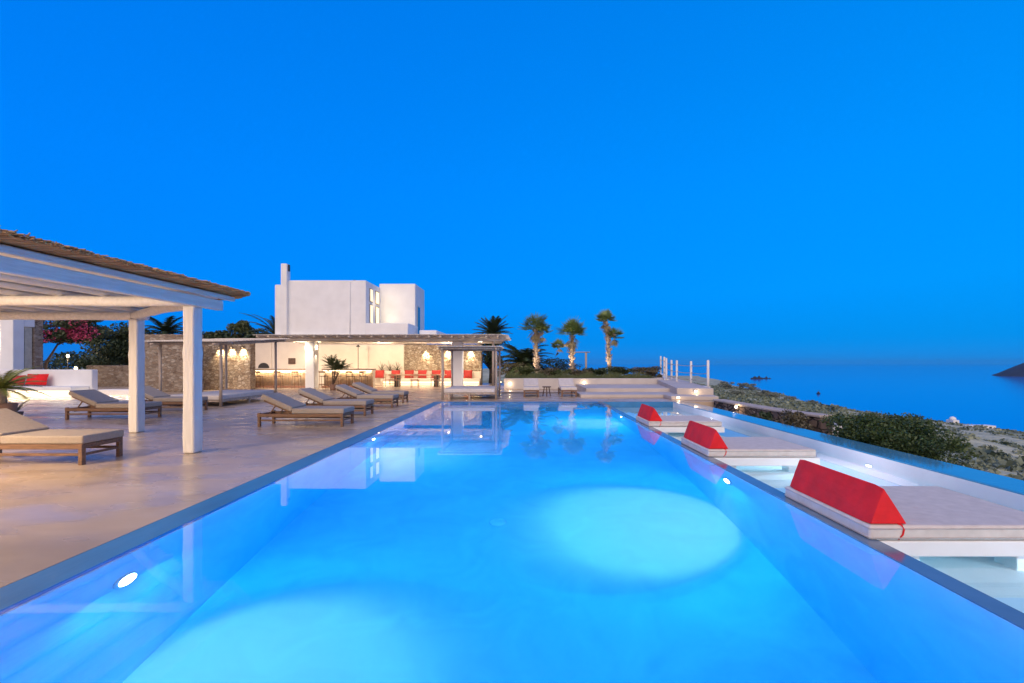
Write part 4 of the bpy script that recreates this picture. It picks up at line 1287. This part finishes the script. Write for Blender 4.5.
def on_ground(x, y, lo=12, hi=500):
    for k in range(400):
        D = lo * (hi / lo) ** (k / 399); X = (x - 525) / 455 * D
        if 363 + (1.5 - hgt(X, D)) / D * 455 <= y: return X, D, hgt(X, D)
    return X, D, hgt(X, D)


GS = 'grey green shrubs on the ridge by the rope fence'
for i, (x, y_, r_, lb) in enumerate(((728, 389, 9, 'grey green shrub just right of the last fence post, on the ridge'), (748, 391, 10, 'round ridge shrub right of the fence, against the sea'),
                                     (762, 397, 8, 'small shrub above the dry stone wall lamp'), (771, 398, 9, 'shrub on the ridge above the feathery shrub'), (738, 397, 8, 'low shrub directly behind the dry stone wall coping'),
                                     (790, 402, 7, 'low shrub on the ridge farthest right, near the pale cistern'), (812, 405, 7, 'low shrub above the pale cistern, against the sea'))):
    X, D, Z = on_ground(x, y_); r_ = r_ * D / 455
    shrub(lb, X, D, Z - r_ * .1, (r_, r_, r_ * .5), 60 + i, L_GREY, 1500, r_ * .07, GS)
for i, (x, y_, lb) in enumerate(((961, 441, 'dark round bush alone on the pale slope, upper one'), (940, 453, 'dark round bush on the pale slope just right of the large green bush'), (1006, 445, 'dark low bush at the right edge of the photo on the pale slope'))):
    xx, D, Z = on_ground(x, y_)
    shrub(lb, xx, D, hgt(xx, D) - .1, (.010 * D, .010 * D, .0042 * D), 80 + i, L_DARK, 900, .0012 * D, 'dark bushes on the pale slope')

# low buildings on the slope and a boat
q = MB(); q.hexa([(0, 0, -1.2), (1.35, -.9, -1.2), (2.2, 1.6, -1.2), (.6, 2.6, -1.2), (0, 0, 0), (1.35, -.9, 0), (2.2, 1.6, 0), (.6, 2.6, 0)])
cs = thing('cistern', 'flat pale cistern roof on the slope behind the large bush', 'cistern', (12.7, 21.0, -1.28))
q.build('cistern_wall', WHITE, cs, bevel=.03)
q = MB(); q.hexa([(.55, .35, .003), (.95, .1, .003), (1.15, .6, .003), (.75, .85, .003), (.55, .35, .05), (.95, .1, .05), (1.15, .6, .05), (.75, .85, .05)]); q.build('hatch', GREYWOOD, cs)
D = 150; xx = (952.5 - 525) / 455 * D; z = hgt(xx, D)
hut = thing('chapel', 'tiny white domed chapel near the shore', 'chapel', (xx, D, z))
q = MB(); q.box(-1.0, 1.0, -1.3, 1.3, -.5, 1.7); q.build('wall', WHITE, hut, bevel=.05)
q = MB(); q.lathe([(.98, 1.7), (.9, 2.2), (.6, 2.6), (.1, 2.8)], n=14); q.build('dome', WHITE, hut)
q = MB(); q.box(-.3, .3, -1.33, -1.305, -.2, 1.2); q.build('door', DARK, hut)
D = 148; xx = (978 - 525) / 455 * D; z = hgt(xx, D)
hut = thing('low_house', 'long low white flat roofed house right of the tiny chapel', 'house', (xx, D, z))
q = MB(); q.box(-4.2, 4.2, -1.6, 1.6, -1, .9); q.build('wall', WHITE, hut, bevel=.05)
for x in (-2.4, 0, 2.4): q = MB(); q.box(x - .4, x + .4, -1.63, -1.605, -.1, .6); q.build('window', DARK, hut)
D = 390; xx = (818.5 - 525) / 455 * D
bt = thing('boat', 'tiny dark fishing boat alone on the sea', 'boat', (xx, D, SEA), R(25))
q = MB(); q.hexa([(-1.6, -.5, -.3), (1.5, -.4, -.3), (1.5, .4, -.3), (-1.6, .5, -.3), (-2.0, -.85, .7), (2.5, -.1, 1.0), (2.5, .1, 1.0), (-2.0, .85, .7)]); q.build('hull', DARK, bt, bevel=.05)
q = MB(); q.box(-.9, .4, -.5, .5, .7, 2.0); q.build('cabin', BROWNW, bt, bevel=.05)
q = MB(); q.tube([(.6, 0, .7), (.6, 0, 4.0)], .06, 6); q.build('mast', DARK, bt)

# ------------------------------------------------------------------ left background: house, bench, garden
hs = thing('guest_house', 'white house corner with lit porch and stone pier at the left edge', 'house', (-24, 22, 0))
hx_, hy_ = -24, 22


def Hb(nm, x0, x1, y0, y1, z0, z1, m_=WHITE, bev=.03, par=None):
    q = MB(); q.box(x0 - hx_, x1 - hx_, y0 - hy_, y1 - hy_, z0, z1); return q.build(nm, m_, par or hs, bevel=bev)


Hb('column', -25.4, -24.75, 22.0, 22.5, 0, 3.85)
Hb('lintel', -25.35, -24.76, 22.503, 23.0, 3.30, 3.85)
Hb('wall', -36, -27.9, 24.6, 24.9, 0, 3.9)
Hb('stone_pier', -25.35, -24.76, 22.95, 23.4, 0, 3.29, STONE)
Hb('stone_pier', -25.35, -24.76, 23.003, 23.4, 3.292, 3.85, STONE)
Hb('door', -25.3, -24.80, 22.56, 22.90, 0, 3.28, mat('shutter_pale', (.5, .47, .38), .7), .01)
lm_ = Hb('wall_lamp', -28.22, -28.1, 24.45, 24.59, 2.65, 2.9, WARM, .01)
point(lm_, (-28.16 - hx_, 24.3 - hy_, 3.05), 130, (1, .76, .48)); point(lm_, (-28.16 - hx_, 24.3 - hy_, 2.4), 130, (1, .76, .48))

wb = thing('garden_bench', 'white built-in bench with high back and glowing recess at the left edge', 'bench', (-20.8, 20.2, 0))
q = MB(); q.box(-6.5, 1.1, .5, .8, 0, 1.2); q.build('backrest', WHITE, wb, bevel=.03)
q = MB(); q.box(-6.5, 1.0, -.35, .498, .28, .46); q.build('seat', WHITE, wb, bevel=.03)
q = MB(); q.box(-6.5, .95, -.05, .498, 0, .279); q.build('plinth', WHITE, wb, bevel=.01)
q = MB(); q.box(-6.4, .9, -.13, -.07, .235, .275); q.build('led_strip', LED, wb)
area(wb, (-2.8, -.17, .25), (7.2, .05), 50, (1, .76, .48), (0, -.35, -1))
q = MB(); q.box(1.11, 3.6, .75, 1.2, .0, .28); q.build('side_plinth', WHITE, wb, bevel=.03)
area(wb, (2.4, .72, .1), (2.3, .04), 22, (1, .78, .5), (0, -1, -.5))
p = px(39, 381, 20.5); cushion(p.x, 20.42, .76, .88, .52, .22, 6, -14, 'lone dark red cushion on the white bench under the pergola', 'red cushions on the garden bench', RED)
p = px(17, 383, 20.4); cushion(p.x, 20.4, .72, .8, .48, .22, -5, -14, 'orange red cushion on the white bench behind the potted cycad', 'red cushions on the garden bench', REDC)

# potted cycad near left
t = thing('potted_cycad', 'yellow green cycad with arching fronds at the left edge', 'potted plant', (px(1, 400, 12.4).x, 12.4, 0))
q = MB(); q.lathe([(.2, 0), (.3, .15), (.32, .38), (.29, .40)]); q.build('pot', TERRA, t)
c = MB(); rnd = random.Random(8)
for i in range(34): frond(c, (0, 0, .78), i * 2.399, R(0 + 72 * (i + .5) / 34), .95 * rnd.uniform(.85, 1.1), .03, .9, 30, rnd, .20, .010)
c.build('fronds', leaf_mat('cycad_leaf', (.16, .20, .03), (.40, .40, .08), 5), t)
k = MB(); k.tube([(0, 0, .35), (0, 0, .80)], [.13, .1], 10); k.build('stem', BARK, t)
t = thing('dry_shrub', 'low bare dry twigs on the deck beside the cycad', 'shrub', (px(12, 408, 13.0).x + .1, 13.0, 0))
k = MB()
for i in range(34):
    a = rnd.uniform(0, 6.28); l = rnd.uniform(.2, .45)
    k.tube([(0, 0, .1), (.12 * math.cos(a), .12 * math.sin(a), .1 + l * .5), (.3 * l / .4 * math.cos(a), .3 * math.sin(a), .1 + l)], [.01, .008, .004], 4)
k.build('stem', L_DRY, t)
q = MB(); q.lathe([(.14, 0), (.17, .1), (.15, .11)]); q.build('pot', TERRA, t)

# trees
t = thing('bougainvillea', 'tall bougainvillea full of pink flowers beside the guest house', 'tree', (px(64, 360, 27).x, 27.5, 0))
k = MB(); k.tube([(-1.9, .2, 0), (-1.7, .1, 1.5), (-.9, 0, 2.6), (.6, 0, 3.2)], [.1, .08, .05, .02], 7); k.build('trunk', WOODB, t)
c = crown((-.3, 0, 3.45), (2.1, 1.0, 1.0), 24, 5200, .09, 5); c.build('crown', L_DARK, t)
f = crown((0, -.25, 3.3), (2.0, .9, .95), 18, 1500, .075, 15, .1); f.build('flowers', PINK, t)
TG = 'background trees on the left'
tree('dark dense round tree behind the low stone wall', px(104, 370, 31).x, 32.0, 0, 4.3, (2.7, 2.2, 2.0), 31, L_DARK, 14000, .10, TG)
tree('dark tree low behind the garden lamp', px(76, 370, 36).x, 37.5, 0, 2.5, (3.4, 2.2, 1.5), 36, L_DARK, 9000, .11, TG)
tree('dark tree showing just right of the near pergola post', px(203, 340, 36).x, 36.5, -.4, 4.4, (2.2, 1.8, 1.3), 32, L_DARK, 7000, .12, TG)
tree('bushy tree left of the villa corner', px(241, 340, 36).x, 37, -.4, 5.5, (1.9, 1.8, 1.6), 33, L_MID, 8000, .12, TG)
tree('dark tree peeking over the stone wall left of the feather palm', px(186, 340, 37).x, 38, -.4, 3.9, (1.8, 1.8, 1.2), 34, L_DARK, 5000, .12, TG)
tree('dark tree behind the gap at the end of the tall stone wall', px(489, 370, 34).x, 35, -.4, 4.3, (1.6, 1.6, 1.5), 37, L_DARK, 3000, .11, TG)
for x, y, D, lb, e in ((68, 356, 30.5, 'bright garden lamp in front of the dark round tree', 45), (76, 368.5, 28.5, 'small garden lamp glowing above the white bench', 20)):
    p = px(x, y, D)
    t = thing('garden_lamp', lb, 'garden lamp', (p.x, D, 0), 0, 'garden lamps')
    q = MB(); q.tube([(0, 0, 0), (0, 0, p.z - .1)], .03, 8); q.build('pole', DARK, t)
    q = MB(); q.lathe([(.05, -.1), (.09, 0), (.05, .1)], (0, 0, p.z), 12); q.build('bulb', WARM, t)
    point(t, (0, -.25, p.z + .05), e, (1, .72, .4), .09)

# ------------------------------------------------------------------ sea haze
q = MB(); q.box(-10500, 10500, -3500, 10500, -62, 62)
m = bpy.data.materials.new('haze_air'); m.use_nodes = True; n = m.node_tree; n.nodes.remove(n.nodes['Principled BSDF'])
v = n.nodes.new('ShaderNodeVolumePrincipled'); v.inputs['Color'].default_value = (.14, .52, .95, 1); v.inputs['Density'].default_value = .00004
n.links.new(v.outputs[0], n.nodes['Material Output'].inputs['Volume'])
q.build('haze', m, kind='stuff')
